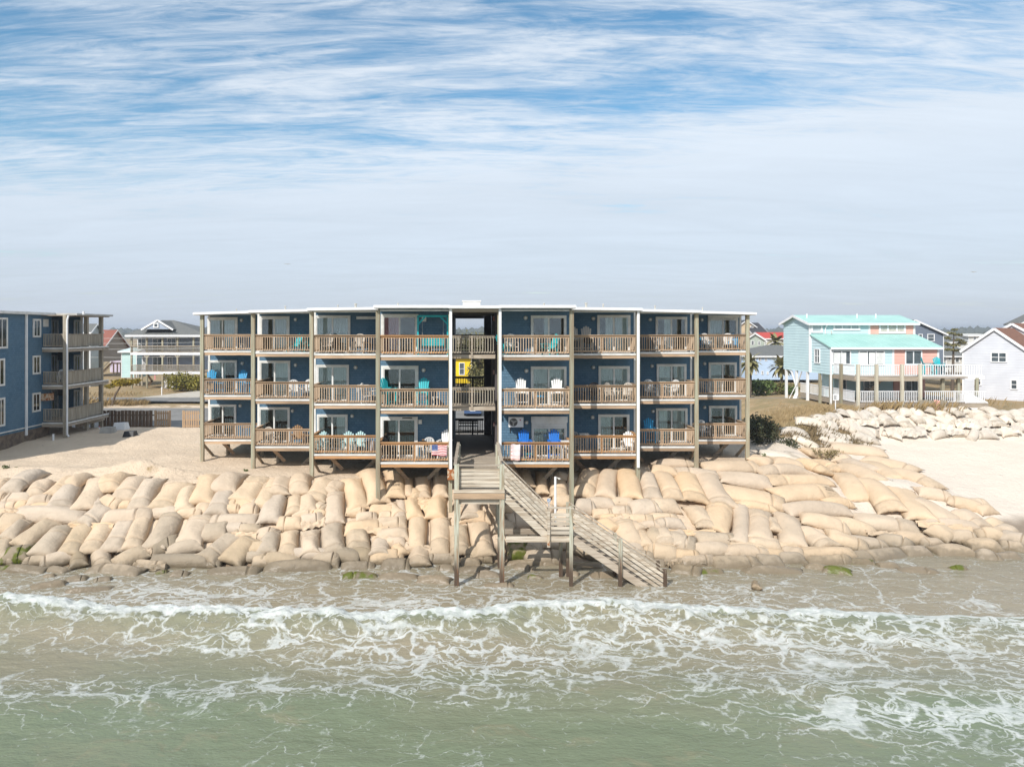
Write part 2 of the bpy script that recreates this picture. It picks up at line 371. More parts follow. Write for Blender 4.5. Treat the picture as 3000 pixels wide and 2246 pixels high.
def foam_d(X, Y, Z):
    Yp = np.maximum(Y, 5); px = CX+X*F/Yp; py = CY+H*F/Yp
    d = Y-crest_Y(X)
    strong = np.interp(px, [0, 2200, 2600, 2900, 3400], [1, 1, .78, .45, .4])
    crest = np.where(d > 0, np.exp(-(d/.34)**2), np.exp(-(d/.50)**2))*1.25*strong
    L = np.interp(px, [-300, 0, 350, 700, 950, 1300, 1700, 2000, 2400, 3000, 3500], [2.6, 2.3, 2.6, 2.0, 3.0, 4.6, 5.0, 5.6, 6.6, 7.6, 8])
    t = np.clip(-d/L, 0, 1.6)
    tail = np.where(d < 0, np.interp(t, [0, .25, .7, 1.0, 1.35], [.44, .44, .42, .32, .10]), 0)*np.interp(px, [0, 800, 1300, 3000], [.60, .58, .84, .84])
    band = .46*np.exp(-((Y-(19.6+.02*X))/1.0)**2)*sstep(px, 2000, 2500)+.30*np.exp(-((Y-21.3)/1.2)**2)*sstep(px, 1500, 1200)
    swash = np.where(d > 0, np.interp(px, [0, 1900, 2300, 3000], [.38, .36, .30, .22]), 0)*(1-.30*sstep(d, 2.5, 5))*(.55+.45*sstep(d, .5, 2.2))
    return np.clip(np.maximum.reduce([crest, tail, band, swash, np.full(X.shape, .06)])+.34*fbm(X*.22+3, Y*.4, 3), .0, 1.15)*(np.abs(X) < 200)
def turb(X, Y, Z):
    py = CY+H*F/np.maximum(Y, 5); d = Y-crest_Y(X)
    return np.clip(sstep(py, 2130, 1890)*.75+.9*fbm(X*.22, Y*.5+8, 3)+sstep(d, .1, .9)*.55-.5*np.exp(-(d/1.1)**2), 0, 1)
k = Nodes('sea_water'); w = k.vec('World', (1, 1, 0))
fo = k.n('ShaderNodeAttribute', attribute_name='foam'); tu = k.n('ShaderNodeAttribute', attribute_name='turb')
wa = k.n('ShaderNodeVectorMath', operation='ADD')
nz = k.n('ShaderNodeTexNoise'); nz.inputs['Scale'].default_value = .9; nz.inputs['Detail'].default_value = 5; k.l(w, nz.inputs['Vector'])
sc2 = k.n('ShaderNodeVectorMath', operation='MULTIPLY_ADD'); k.l(nz.outputs['Color'], sc2.inputs[0]); sc2.inputs[1].default_value = (2.2, 1.9, 0); k.l(w, sc2.inputs[2])
mp = k.n('ShaderNodeMapping'); mp.inputs['Scale'].default_value = (.58, 1.3, 1); mp.inputs['Rotation'].default_value = (0, 0, R(17)); k.l(sc2.outputs[0], mp.inputs[0])
def vor(scale, feat='DISTANCE_TO_EDGE'):
    v = k.n('ShaderNodeTexVoronoi', feature=feat); v.inputs['Scale'].default_value = scale; k.l(mp.outputs[0], v.inputs['Vector']); return v.outputs['Distance']
gate = k.math('ADD', .22, k.math('MULTIPLY', k.noise(w, .5, 5, .62, .5), 1.2))
den_ = k.math('MULTIPLY', fo.outputs['Fac'], gate)
def ridge(scale, dist, off):
    m_ = k.n('ShaderNodeMapping'); m_.inputs['Location'].default_value = (off, off*.7, 0); k.l(mp.outputs[0], m_.inputs[0])
    return k.math('ABSOLUTE', k.math('SUBTRACT', k.noise(m_.outputs[0], scale, 3, .5, dist), .5))
fine = k.noise(w, 5, 4, .6)
e1 = k.math('ADD', vor(.8), k.math('MULTIPLY', k.math('SUBTRACT', fine, .5), .12))
e2 = k.math('ADD', vor(2.3), k.math('MULTIPLY', k.math('SUBTRACT', fine, .5), .20))
r1 = k.math('ADD', ridge(.42, 1.2, 3), k.math('MULTIPLY', k.math('SUBTRACT', fine, .5), .07))
r2 = k.math('ADD', ridge(1.15, .8, 9), k.math('MULTIPLY', k.math('SUBTRACT', fine, .5), .10))
f1 = k.ramp(k.math('SUBTRACT', k.math('MULTIPLY', k.math('SUBTRACT', den_, .20), .10), r1), -.018, .018)
f4 = k.ramp(k.math('SUBTRACT', k.math('MULTIPLY', k.math('SUBTRACT', den_, .20), .17), r2), -.02, .025)
f2 = k.ramp(k.math('SUBTRACT', k.math('MULTIPLY', k.math('SUBTRACT', den_, .22), .40), e2), -.05, .05)
f3 = k.ramp(k.math('ADD', den_, k.math('MULTIPLY', k.math('SUBTRACT', fine, .5), .9)), .86, 1.18)
f5 = k.ramp(k.math('SUBTRACT', k.math('MULTIPLY', k.math('SUBTRACT', den_, .12), .24), e1), -.03, .03)
foam = k.math('MAXIMUM', k.math('MULTIPLY', k.math('MAXIMUM', f1, f5), .68), k.math('MAXIMUM', k.math('MULTIPLY', f2, .72), f3))
wcol = k.mix(tu.outputs['Fac'], (.165, .195, .122), (.27, .232, .16))
wcol = k.mix(k.math('MULTIPLY', k.ramp(k.noise(mp.outputs[0], .7, 6, .6, 1.0), .55, .72), .35), wcol, (.30, .24, .15))
wcol = k.mix(k.math('MULTIPLY', k.ramp(fo.outputs['Fac'], .35, .9), .28), wcol, (.30, .33, .28))
fcol = k.mix(k.ramp(k.math('ADD', k.math('MULTIPLY', k.noise(w, 3.0, 6, .65), .7), k.math('MULTIPLY', fine, .5)), .42, .78), (.50, .53, .50), (.74, .745, .735))
colr = k.mix(foam, wcol, fcol)
k.l(colr, k.b.inputs['Base Color']); k.b.inputs['IOR'].default_value = 1.33
k.l(k.math('ADD', .10, k.math('MULTIPLY', foam, .6)), k.b.inputs['Roughness'])
rw = k.vec('World', (1, 2.2, 0))
hh = k.math('ADD', k.math('MULTIPLY', k.noise(rw, 1.4, 6, .6), 1.0), k.math('MULTIPLY', k.noise(rw, 6, 4, .6), .22))
hh = k.math('ADD', hh, k.math('MULTIPLY', foam, .18))
k.bump(hh, .45, .2)
xs = np.r_[-4000, -1500, -500, -180, -90, -60, np.arange(-44, 46, .115), 60, 90, 180, 500, 1500, 4000]
ys = np.r_[-4000, -1500, -500, -150, -50, 0, 6, 10, np.arange(13, 24, .12), np.arange(24, 28.6, .055), np.arange(28.6, 39.5, .13)]
tag(grid_mesh('sea', xs, ys, sea_z, k.m, {'foam': foam_d, 'turb': turb}), kind='structure')

# ------------------------------------------------------------------ main apartment block
Z1 = H-6.757; PITCH = 2.74; ZF = [Z1, Z1+PITCH, Z1+2*PITCH]
ROOF = 12.0
XO = [1.25, 4.96, 8.91, 12.9, 16.85]; YF = [36.4, 38.8, 41.35, 43.9]; DEP = 1.8; YB = 47.5
B = thing('apartment_block', 'stepped three storey blue shingled apartment block on wooden posts above the sandbag wall', 'building', (0, 43, 2.7))
UN = []                                                           # units 1..8 from the twin block's side to the aqua house's side
for kk in (3, 2, 1, 0): UN.append((-1, kk))
for kk in (0, 1, 2, 3): UN.append((1, kk))
DOORS = [[(614, 693, 1184), (611, 695, 1055), (609, 697, 929)], [(758, 850, 1192), (760, 851, 1056), (760, 849, 926)], [(929, 1019, 1213), (927, 1023, 1068), (923, 1027, 924)],
         [(1114, 1224, 1220), (1117, 1226, 1071), (1116, 1226, 920)], [(1557, 1660, 1221), (1555, 1659, 1073), (1555, 1659, 924)], [(1752, 1843, 1213), (1753, 1844, 1072), (1749, 1846, 923)],
         [(1921, 2013, 1195), (1923, 2010, 1066), (1920, 2012, 928)], [(2076, 2158, 1188), (2075, 2157, 1061), (2073, 2161, 924)]]
LAMPS = [[(704, 1188), (710, 1064), (708, 938)], [(857, 1203), (866, 1069), (866, 936)], [(1032, 1218), (1042, 1076), None], [None, (1241, 1084), None],
         [(1542, 1237), (1542, 1086), (1540, 931)], [(1736, 1222), (1738, 1076), (1738, 933)], [(1913, 1204), (1910, 1072), (1905, 936)], [(2064, 1193), (2064, 1065), (2056, 937)]]
# curtain runs per door, in fractions of its opening: (from, to, material)
C = curtain_m
CURT = [[[(.0, .12, C)], [(.1, .5, C), (.5, .62, C)], [(.05, .48, C), (.55, .95, C)]], [[(.0, .2, C)], [(.5, 1, C)], [(.5, 1, C)]], [[(0, .22, C), (.66, 1, C)], [(0, 1, C)], [(0, 1, C)]],
        [[(.40, .46, C)], [], [(.0, .48, pink_m)]], [[(.04, .96, C)], [(.02, .46, C), (.52, .98, C)], [(.36, .48, C)]], [[(.03, .40, C)], [(.03, .46, C), (.52, .97, C)], [(.22, .5, C), (.55, .97, C)]],
        [[(.06, .35, C), (.56, .94, C)], [(.05, .46, C), (.60, .95, C)], [(.25, .5, C)]], [[(.0, .08, C)], [(.0, .45, C)], [(.02, .46, C)]]]
picket_me = MB().box(-.019, .019, -.017, .017, 0, .79).mesh('picket', wood_v)
n_pick = 0; spare = MB()
def drape(x0, x1, y, z0, z1, amp=.018, folds=None):
    n = folds or max(6, int((x1-x0)/.05)); mb = MB(); vs = []
    for i in range(n+1):
        xx = x0+(x1-x0)*i/n; yy = y+(amp if i % 2 else -amp)
        vs += [(xx, yy, z0), (xx, yy, z1)]
    return mb.add(vs, [(2*i, 2*i+2, 2*i+3, 2*i+1) for i in range(n)])
def sliding_door(x0, x1, z0, z1, yw, parent, runs, style, trim=.10):
    mb = MB(); t = trim; y0, y1 = yw-.10, yw-.012
    mb.box(x0, x0+t, y0, y1, z0, z1).box(x1-t, x1, y0, y1, z0, z1).box(x0+t, x1-t, y0, y1, z1-t, z1).box(x0+t, x1-t, y0, y1, z0, z0+.07)
    a, b = x0+t, x1-t; m = (a+b)/2; yy0, yy1 = yw-.085, yw-.02
    mb.box(m-.045, m+.045, yy0, yy1, z0+.07, z1-t)
    mb.box(a, a+.05, yy0, yy1, z0+.07, z1-t).box(b-.05, b, yy0, yy1, z0+.07, z1-t).box(a+.05, m-.045, yy0, yy1, z1-t-.06, z1-t).box(m+.045, b-.05, yy0, yy1, z1-t-.06, z1-t)
    dr = mb.build('sliding_door', white, parent)
    MB().box(a, b, yw-.024, yw-.019, z0+.07, z1-t).build('dark_door_backing', dark_in, dr)  # flat panel before the wall; the unlit room's shade is put into its colour
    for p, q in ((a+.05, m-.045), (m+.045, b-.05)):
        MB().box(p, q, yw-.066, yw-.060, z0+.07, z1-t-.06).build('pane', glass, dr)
    for f0, f1, cm in runs:
        drape(a+(b-a)*f0, a+(b-a)*f1, yw-.045, z0+.09, z1-t-.03, .010).build('curtain', cm, dr)
    if style == 'shutter':
        h = .32 if z0 > 9 else .62
        s_ = MB().box(x0-.03, x1+.03, yw-.20, yw-.10, z1-h*.45, z1+.04)
        for i in range(4): s_.box(x0+.03, x1-.03, yw-.14, yw-.10, z1-h*.45-(i+1)*h*.135, z1-h*.45-i*h*.135-.01)
        s_.build('roller_shutter', white, dr)
    return dr
for ui, (sd, kk) in enumerate(UN):
    yf, yw = YF[kk], YF[kk]+DEP
    YB = max(47.5, yw+6)
    xi, xo = sd*XO[kk], sd*XO[kk+1]; a, b = min(xi, xo), max(xi, xo)
    corner = sd*(XO[kk+1]+.24); wa_, wb_ = min(xi, corner), max(xi, corner)
    # body behind the wall
    MB().box(wa_+.02, wb_-.02, yw+.02, YB, Z1-.32, ROOF-.05).build('unit_body', MATS['blue'], B)
    sw = MB()
    if sd < 0: sw.siding((wa_, YB), (wa_, yw), Z1-.32, ROOF-.05, .1435)
    else: sw.siding((wb_, yw), (wb_, YB), Z1-.32, ROOF-.05, .1435)
    sw.build('side_wall', MATS['blue'], B)
    MB().box(corner-.06, corner+.06, yw-.035, yw+.07, Z1-.3, ROOF-.1).build('corner_board', white, B)
    rdrop = [0, .05, .08, .12][kk]
    # roof with white edge, a step lower on the outer side
    x_in, x_out = xi-sd*(.0 if kk == 0 else .0), xo+sd*(.42 if kk == 3 else .18)
    zi, zo = ROOF+.02*kk*-1, ROOF-.02*kk-rdrop
    def rz(x): return zi+(zo-zi)*(x-x_in)/(x_out-x_in)
    mb = MB(); p = [(x_in, yf-.34), (x_out, yf-.34), (x_out, YB+.2), (x_in, YB+.2)]
    if sd < 0: p = p[::-1]
    vs = [(x, y, rz(x)+.09) for x, y in p]+[(x, y, rz(x)-.08) for x, y in p]
    mb.add(vs, [(0, 1, 2, 3), (7, 6, 5, 4)]+[(i, 4+i, 4+(i+1) % 4, (i+1) % 4) for i in range(4)])
    rf = mb.build('roof', white, B)
    MB().beam((x_in, yf-.39, rz(x_in)+.01), (x_out, yf-.39, rz(x_out)+.01), .09, .12).build('gutter', whitep, rf)
    MB().box(a+.02, b-.02, yf-.05, yf+.05, 11.86, ROOF-rdrop-.02*kk-.085).build('frieze', MATS['blue'], B)
    MB().box(a+.02, b-.02, yf-.065, yf+.06, 11.79, 11.857).build('frieze_trim', white, B)
    # outer post from the ground to the roof
    gz = float(ground_z(xo, yf))
    MB().box(xo-.105, xo+.105, yf-.105, yf+.105, gz-.7, ROOF-rdrop-.14).build('post', post_m, B)
    for fl, z in enumerate(ZF):
        top = (ZF[fl+1]-.22) if fl < 2 else ROOF-.12
        sdg = MB().siding((wa_, yw), (wb_, yw), z, top, .1435); sdg.build('wall', MATS['blue'], B)
        dk = MB().box(a+.03, b-.03, yf+.04, yw-.02, z-.05, z).build('deck', deck_m, B)
        MB().box(a+.03, b-.03, yf+.10, yw-.02, z-.20, z-.06).build('soffit', soffit, dk)
        MB().box(a+.11, b-.11, yf-.05, yf+.035, z-.075, z+.02).build('deck_edge', white, dk)
        MB().box(a+.11, b-.11, yf-.02, yf+.06, z-.25, z-.08).build('rim_beam', wood_new if (ui in (2, 3, 4, 5) and fl == 0) else wood_h, dk)
        wm = wood_new if (ui, fl) in ((3, 2), (3, 0), (2, 0), (4, 0), (5, 0)) else wood_h
        rl = MB(); x0, x1 = a+.10, b-.10
        rl.box(x0, x1, yf-.075, yf+.065, z+1.0, z+1.04).box(x0, x1, yf+.0, yf+.04, z+.89, z+.998).box(x0, x1, yf+.0, yf+.04, z+.10, z+.19)
        mp_ = (x0+x1)/2; rl.box(mp_-.045, mp_+.045, yf+.041, yf+.10, z+.03, z+.999)
        ra = rl.build('railing', wm, B)
        npk = int((x1-x0-.1)/.132)
        for j in range(npk+1):
            xx = x0+.05+(x1-x0-.1)*j/npk
            if ui in (2, 3, 4, 5) and n_pick < 300:
                o = put('picket', picket_me, ra, Vector((xx, yf-.019, z+.12))-Vector(B.location)); n_pick += 1
            else: spare.box(xx-.019, xx+.019, yf-.036, yf-.001, z+.12, z+.91)
        # railing on the open outer side
        xs_ = xo-sd*.02; sr = MB()
        sr.box(xs_-.07, xs_+.07, yf+.11, yw-.05, z+1.0, z+1.04).box(xs_-.02, xs_+.02, yf+.11, yw-.05, z+.89, z+.998).box(xs_-.02, xs_+.02, yf+.11, yw-.05, z+.10, z+.19)
        sr.build('side_railing', wm, B)
        for j in range(11): spare.box(xs_-.017, xs_+.017, yf+.2+j*.145-.019, yf+.2+j*.145+.019, z+.15, z+.93)
        px0, px1, py = DOORS[ui][fl]
        style = 'shutter' if (ui, fl) in ((4, 0), (7, 2)) else ''
        sliding_door(PX(px0, yw), PX(px1, yw), z+.02, PZ(py, yw), yw, B, CURT[ui][fl], style, .13 if (ui, fl) in ((3, 1), (3, 2), (3, 0), (0, 2), (1, 2)) else .09)
        if LAMPS[ui][fl]:
            c = P(*LAMPS[ui][fl], yw); lm = MB().tube((c.x, yw-.09, c.z), (c.x, yw-.01, c.z), .085, .115, 14).build('wall_light', grey_plastic, B)
            MB().tube((c.x, yw-.115, c.z), (c.x, yw-.092, c.z), .045, .06, 10).build('lens', whitep, lm)
    # round piles and braces below the deck
    for fx in (.22, .78):
        xx = a+(b-a)*fx; yy = yw+.3; g = float(ground_z(xx, yy))
        MB().tube((xx, yy, g-.5), (xx, yy, Z1-.33), .13, .12, 10).build('pile', grey_wood_v, B)
    yy = yw+.25; g = float(ground_z(a+.6, yy))
    MB().beam((a+.5, yy-.2, Z1-.35), (a+1.35, yy-.2, g+.1), .05, .2).build('brace', wood_h, B)
    MB().beam((b-.4, yy-.25, Z1-.35), (b-1.5, yy-.25, g-.05), .05, .2).build('brace', grey_wood, B)
    MB().beam((xo, yf+.15, Z1-.3), (xo+sd*.0, yw+.2, g-.1), .05, .2).build('brace', grey_wood, B)
tag(spare.build('balusters', wood_v, B), kind='stuff')

# breezeway through the middle
YB = 47.5
for sd in (-1, 1):
    x = sd*1.25; MB().box(x-.09, x+.09, 36.31, 36.49, .3, ROOF-.1).build('post', post_m, B)
MB().box(-1.3, 1.3, 36.06, YB, ROOF-.10, ROOF+.07).build('roof', white, B)
MB().beam((-1.35, 36.0, ROOF+.0), (1.35, 36.0, ROOF+.0), .09, .13).build('gutter', whitep, B)
MB().box(-1.24, 1.24, 36.3, 46.5, ROOF-.24, ROOF-.11).build('breezeway_ceiling', grey_wood, B)
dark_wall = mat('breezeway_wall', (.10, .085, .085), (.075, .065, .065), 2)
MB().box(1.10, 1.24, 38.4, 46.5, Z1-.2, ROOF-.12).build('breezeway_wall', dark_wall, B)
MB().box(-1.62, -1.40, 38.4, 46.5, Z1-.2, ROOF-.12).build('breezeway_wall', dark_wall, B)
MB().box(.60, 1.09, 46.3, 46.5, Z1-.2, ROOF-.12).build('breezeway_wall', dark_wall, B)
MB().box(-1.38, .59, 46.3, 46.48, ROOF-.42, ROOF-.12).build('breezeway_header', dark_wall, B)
for fl, z in enumerate(ZF):
    if fl: MB().box(-1.38, 1.08, 37.54, 46.4, z-.22, z-.02).build('landing', grey_wood, B)
    if fl: MB().box(-1.38, 1.08, 37.46, 37.53, z-.20, z-.0).build('rim_beam', grey_wood, B)
    for yy, m_ in ((37.5, grey_wood_v), (46.4, black_m)) if fl else ((46.4, black_m),):
        x1 = 1.06 if yy < 45 else .58
        ra = MB().box(-1.36, x1, yy-.06, yy+.06, z+.98, z+1.02).box(-1.36, x1, yy-.02, yy+.02, z+.88, z+.979).box(-1.36, x1, yy-.02, yy+.02, z+.08, z+.17).box(-.2, -.1, yy-.08, yy-.021, z-.2, z+.979).build('railing', grey_wood if yy < 45 else black_m, B)
        pk = MB().box(-.024, .024, -.02, .02, 0, .85).mesh('breezeway_picket', m_)
        for j in range(17):
            xx = -1.28+(x1+1.2)*j/16
            if yy < 45: put('picket', pk, ra, Vector((xx, yy-.045, z+.12))-Vector(B.location))
            else: put('picket', pk, ra, Vector((xx, yy, z+.06))-Vector(B.location))
    py = (1232, 1085, 934)[fl]
    c = P(1443, py, 41.2); MB().tube((1.02, 39.6, c.z), (1.099, 39.6, c.z), .13, .13, 12).build('round_sign', mat('sign_red_%d' % fl, (.55, .16, .13), (.7, .55, .5), 9), B)
MB().box(-1.62, 1.24, 38.2, 46.4, Z1-.2, Z1-.03).build('breezeway_floor', deck_m, B)
# white rain pipes down the front posts
for px, D, yb_, in ((1320.5, 36.22, 1375), (1465, 36.22, 1349), (1869.5, 38.62, 1369)):
    x = PX(px, D); MB().box(x-.068, x+.068, D-.07, D+.04, PZ(yb_, D), ROOF-.1).build('downspout', whitep, B)
rusty = mat('rusty_bracket', (.52, .42, .30), (.33, .12, .04), 6, lo=.45, hi=.55)
MB().box(PX(1311, 36.2), PX(1331, 36.2), 36.08, 36.5, PZ(1404, 36.2), PZ(1374, 36.2)).build('post_bracket', rusty, B)
# things on the roof
MB().box(PX(1356, 42), PX(1407, 42), 42, 43.4, ROOF+.06, PZ(882, 42)).box(PX(1354, 42), PX(1409, 42), 41.95, 43.45, PZ(882, 42)-.04, PZ(880, 42)).build('roof_hatch', white, B)
for px, py, D, r_ in ((693, 905, 47, .05), (836, 896, 45, .06), (990, 893, 42.5, .05), (1042, 889, 41, .09), (1166, 888, 40, .06), (1594, 888, 40, .06), (1717, 887, 41, .09), (1767, 890, 42, .06), (1919, 895, 45, .06), (2058, 900, 47, .05)):
    c = P(px, py, D); MB().tube((c.x, D, ROOF-.05), (c.x, D, c.z), r_*.7, n=8).tube((c.x, D, c.z-.06), (c.x, D, c.z), r_, n=8).build('vent_pipe', grey_plastic, B)
# ------------------------------------------------------------------ sandbag seawall
def bag_mat(name, c1, c2, stain, algae=0.0, rnd=.16):
    k = Nodes(name); w = k.vec('World'); o = k.vec('Object')
    n1, n2 = k.noise(w, .9, 5), k.noise(o, 3.2, 6, .6)
    c = k.mix(k.ramp(n1, .3, .7), c1, c2)
    c = k.mix(k.math('MULTIPLY', k.ramp(n2, .5, .78), stain), c, (.27, .225, .165))
    oi = k.n('ShaderNodeObjectInfo'); hs = k.n('ShaderNodeHueSaturation'); k.l(k.math('ADD', k.math('MULTIPLY', oi.outputs['Random'], rnd), 1-rnd/2), hs.inputs['Value'])
    k.l(k.math('ADD', .82, k.math('MULTIPLY', oi.outputs['Random'], .3)), hs.inputs['Saturation']); k.l(c, hs.inputs['Color']); c = hs.outputs[0]
    sp = k.n('ShaderNodeSeparateXYZ'); k.l(w, sp.inputs[0])
    zz = k.math('ADD', sp.outputs[2], k.math('MULTIPLY', k.math('SUBTRACT', n2, .5), .55))
    da = k.n('ShaderNodeAttribute', attribute_name='dirt'); ba = k.n('ShaderNodeAttribute', attribute_name='band')
    c = k.mix(k.math('MULTIPLY', k.math('MULTIPLY', da.outputs['Fac'], k.ramp(n2, .2, .7)), min(.75, .15+stain)), c, (.30, .24, .17))
    c = k.mix(k.math('MULTIPLY', ba.outputs['Fac'], .55), c, (.22, .165, .11))
    damp = k.ramp(zz, .85, .25); c = k.mix(k.math('MULTIPLY', damp, .42), c, (.29, .225, .15))
    wet = k.ramp(zz, .42, .10); c = k.mix(k.math('MULTIPLY', wet, .72), c, (.15, .12, .08))
    if algae:
        al = k.math('MULTIPLY', k.ramp(k.noise(w, 1.3, 5), .46, .56), algae); c = k.mix(al, c, (.10, .115, .018))
    k.l(c, k.b.inputs['Base Color']); k.l(k.math('SUBTRACT', .85, k.math('MULTIPLY', wet, .5)), k.b.inputs['Roughness']); k.b.inputs['Specular IOR Level'].default_value = .25
    wr = k.vec('Object', (1, 1, 2.2)); k.bump(k.math('ADD', k.math('MULTIPLY', k.noise(o, 2.2, 4), 1.0), k.math('ADD', k.math('MULTIPLY', k.math('ABSOLUTE', k.math('SUBTRACT', k.noise(wr, 2.6, 3, .5, .5), .5)), 1.0), k.math('MULTIPLY', k.noise(o, 60, 2), .06))), .55, .09)
    return k.m
BM = {'t': bag_mat('tan_geotextile', (.615, .468, .322), (.545, .412, .28), .16), 'g': bag_mat('greyed_geotextile', (.585, .462, .335), (.51, .402, .29), .28),
      's': bag_mat('stained_geotextile', (.50, .395, .28), (.425, .335, .235), .50), 'd': bag_mat('dark_wet_geotextile', (.32, .255, .175), (.25, .20, .14), .5),
      'a': bag_mat('algae_geotextile', (.28, .22, .15), (.22, .18, .12), .5, 1.0), 'w': bag_mat('bleached_geotextile', (.66, .585, .485), (.57, .49, .40), .45, rnd=.3)}
def hit(px, py, lift=.12):
    t = np.arange(24, 75, .04); X = (px-CX)*t/F; Zr = H-(py-CY)*t/F
    h = np.maximum(ground_z(X, t), -.25)+lift
    i = np.argmax(Zr < h)
    return Vector((X[i], t[i], h[i])) if Zr[i] < h[i] else Vector((X[-1], t[-1], 2))
def gnorm(x, y):
    e = .6; return Vector((float(ground_z(x-e, y)-ground_z(x+e, y))/(2*e), float(ground_z(x, y-e)-ground_z(x, y+e))/(2*e), 1)).normalized()
BAGFN = {}
def make_bag(A, Bp, w, th, seed, m, name='sandbag', nu=22, nv=12):
    r = random.Random(seed); A, Bp = Vector(A), Vector(Bp); mid = (A+Bp)/2
    n = (gnorm(A.x, A.y)+gnorm(Bp.x, Bp.y)).normalized()
    t = (Bp-A); L = t.length; t.normalize(); s = t.cross(n).normalized(); n = s.cross(t).normalized()
    hm = max(float(ground_z(mid.x, mid.y)), -.25)+.12; sag = max(-.25, min(.25, hm-mid.z))
    cre = r.uniform(.3, .62)*r.choice((-1, 1, 1)); cd = r.choice((0, .30, .36)); bend = r.uniform(-.07, .07)*L*.6; ph = r.uniform(0, 6); tw = r.uniform(-.06, .06)
    asym = r.uniform(-.14, .14); e1, e2 = r.uniform(.05, .14), r.uniform(.05, .14); lump = [r.uniform(-.09, .09) for _ in range(6)]
    def S(u, v, side):
        au = abs(u); e = e1 if u < 0 else e2
        Tt = th*(max(0, 1-au**2.7))**.64*(1+asym*u)
        if cd: Tt *= 1-cd*math.exp(-((u-cre)/.032)**2)
        Tt *= 1+lump[0]*math.sin(3*u+ph)+lump[1]*math.sin(5*v+ph)+lump[2]*math.sin(4*u+3*v)
        wid = w/2*(.84+.20*au**6)*(1+lump[3]*.5*math.sin(2.3*u+ph))
        lon = u*L/2*(1-e*(1-v*v)*au**6+.03*math.sin(ph+v*3)*au**6)
        prof = (max(0, 1-abs(v)**2.3))**.66
        z = Tt*prof*(1 if side > 0 else -.55)
        pk = (au**8)*.05*math.sin(v*13+ph)+(abs(v)**8)*.035*math.sin(u*11+ph)
        z += pk*(1-.5*au**20)*(1-.0*v)
        p = mid+t*lon+s*(v*wid+bend*(1-u*u))+n*(z+sag*(1-u*u)*.9+tw*u*v*w-.10*th*(abs(v)**3))
        return p
    vs, fs = [], []; top = {}; uu = []
    ul = [math.copysign(abs(-1+2*i/nu)**.85, -1+2*i/nu) for i in range(nu+1)]
    if cd and nu > 18: ul = sorted([q for q in ul if abs(q-cre) > .07]+[cre-.065, cre-.03, cre, cre+.03, cre+.065]); nu = len(ul)-1
    for i in range(nu+1):
        u = ul[i]
        for j in range(nv+1):
            v = -1+2*j/nv; v = math.copysign(abs(v)**.85, v)
            top[i, j] = len(vs); vs.append(S(u, v, 1)-mid); uu.append(u)
    bot = {}
    for i in range(nu+1):
        u = ul[i]
        for j in range(nv+1):
            v = -1+2*j/nv; v = math.copysign(abs(v)**.85, v)
            if i in (0, nu) or j in (0, nv): bot[i, j] = top[i, j]
            else: bot[i, j] = len(vs); vs.append(S(u, v, -1)-mid); uu.append(u)
    for i in range(nu):
        for j in range(nv):
            a_, b_, c_, d_ = (i, j), (i+1, j), (i+1, j+1), (i, j+1)
            fs.append((top[a_], top[d_], top[c_], top[b_])); fs.append((bot[a_], bot[b_], bot[c_], bot[d_]))
    me = bpy.data.meshes.new(name); me.from_pydata(vs, [], fs); me.materials.append(m); me.polygons.foreach_set('use_smooth', [True]*len(fs)); me.update()
    uu = np.array(uu, np.float32); sg_ = 1 if cre > 0 else -1
    a_ = me.attributes.new('dirt', 'FLOAT', 'POINT'); a_.data.foreach_set('value', (sstep((uu-cre)*sg_, -.02, .06) if cd else np.zeros(len(uu))).astype(np.float32))
    a_ = me.attributes.new('band', 'FLOAT', 'POINT'); a_.data.foreach_set('value', (np.exp(-((uu-cre)/.022)**2) if cd else np.zeros(len(uu))).astype(np.float32))
    o = put(name, me, None, mid); BAGFN[o.name] = (S, w, L, mid, n); return o
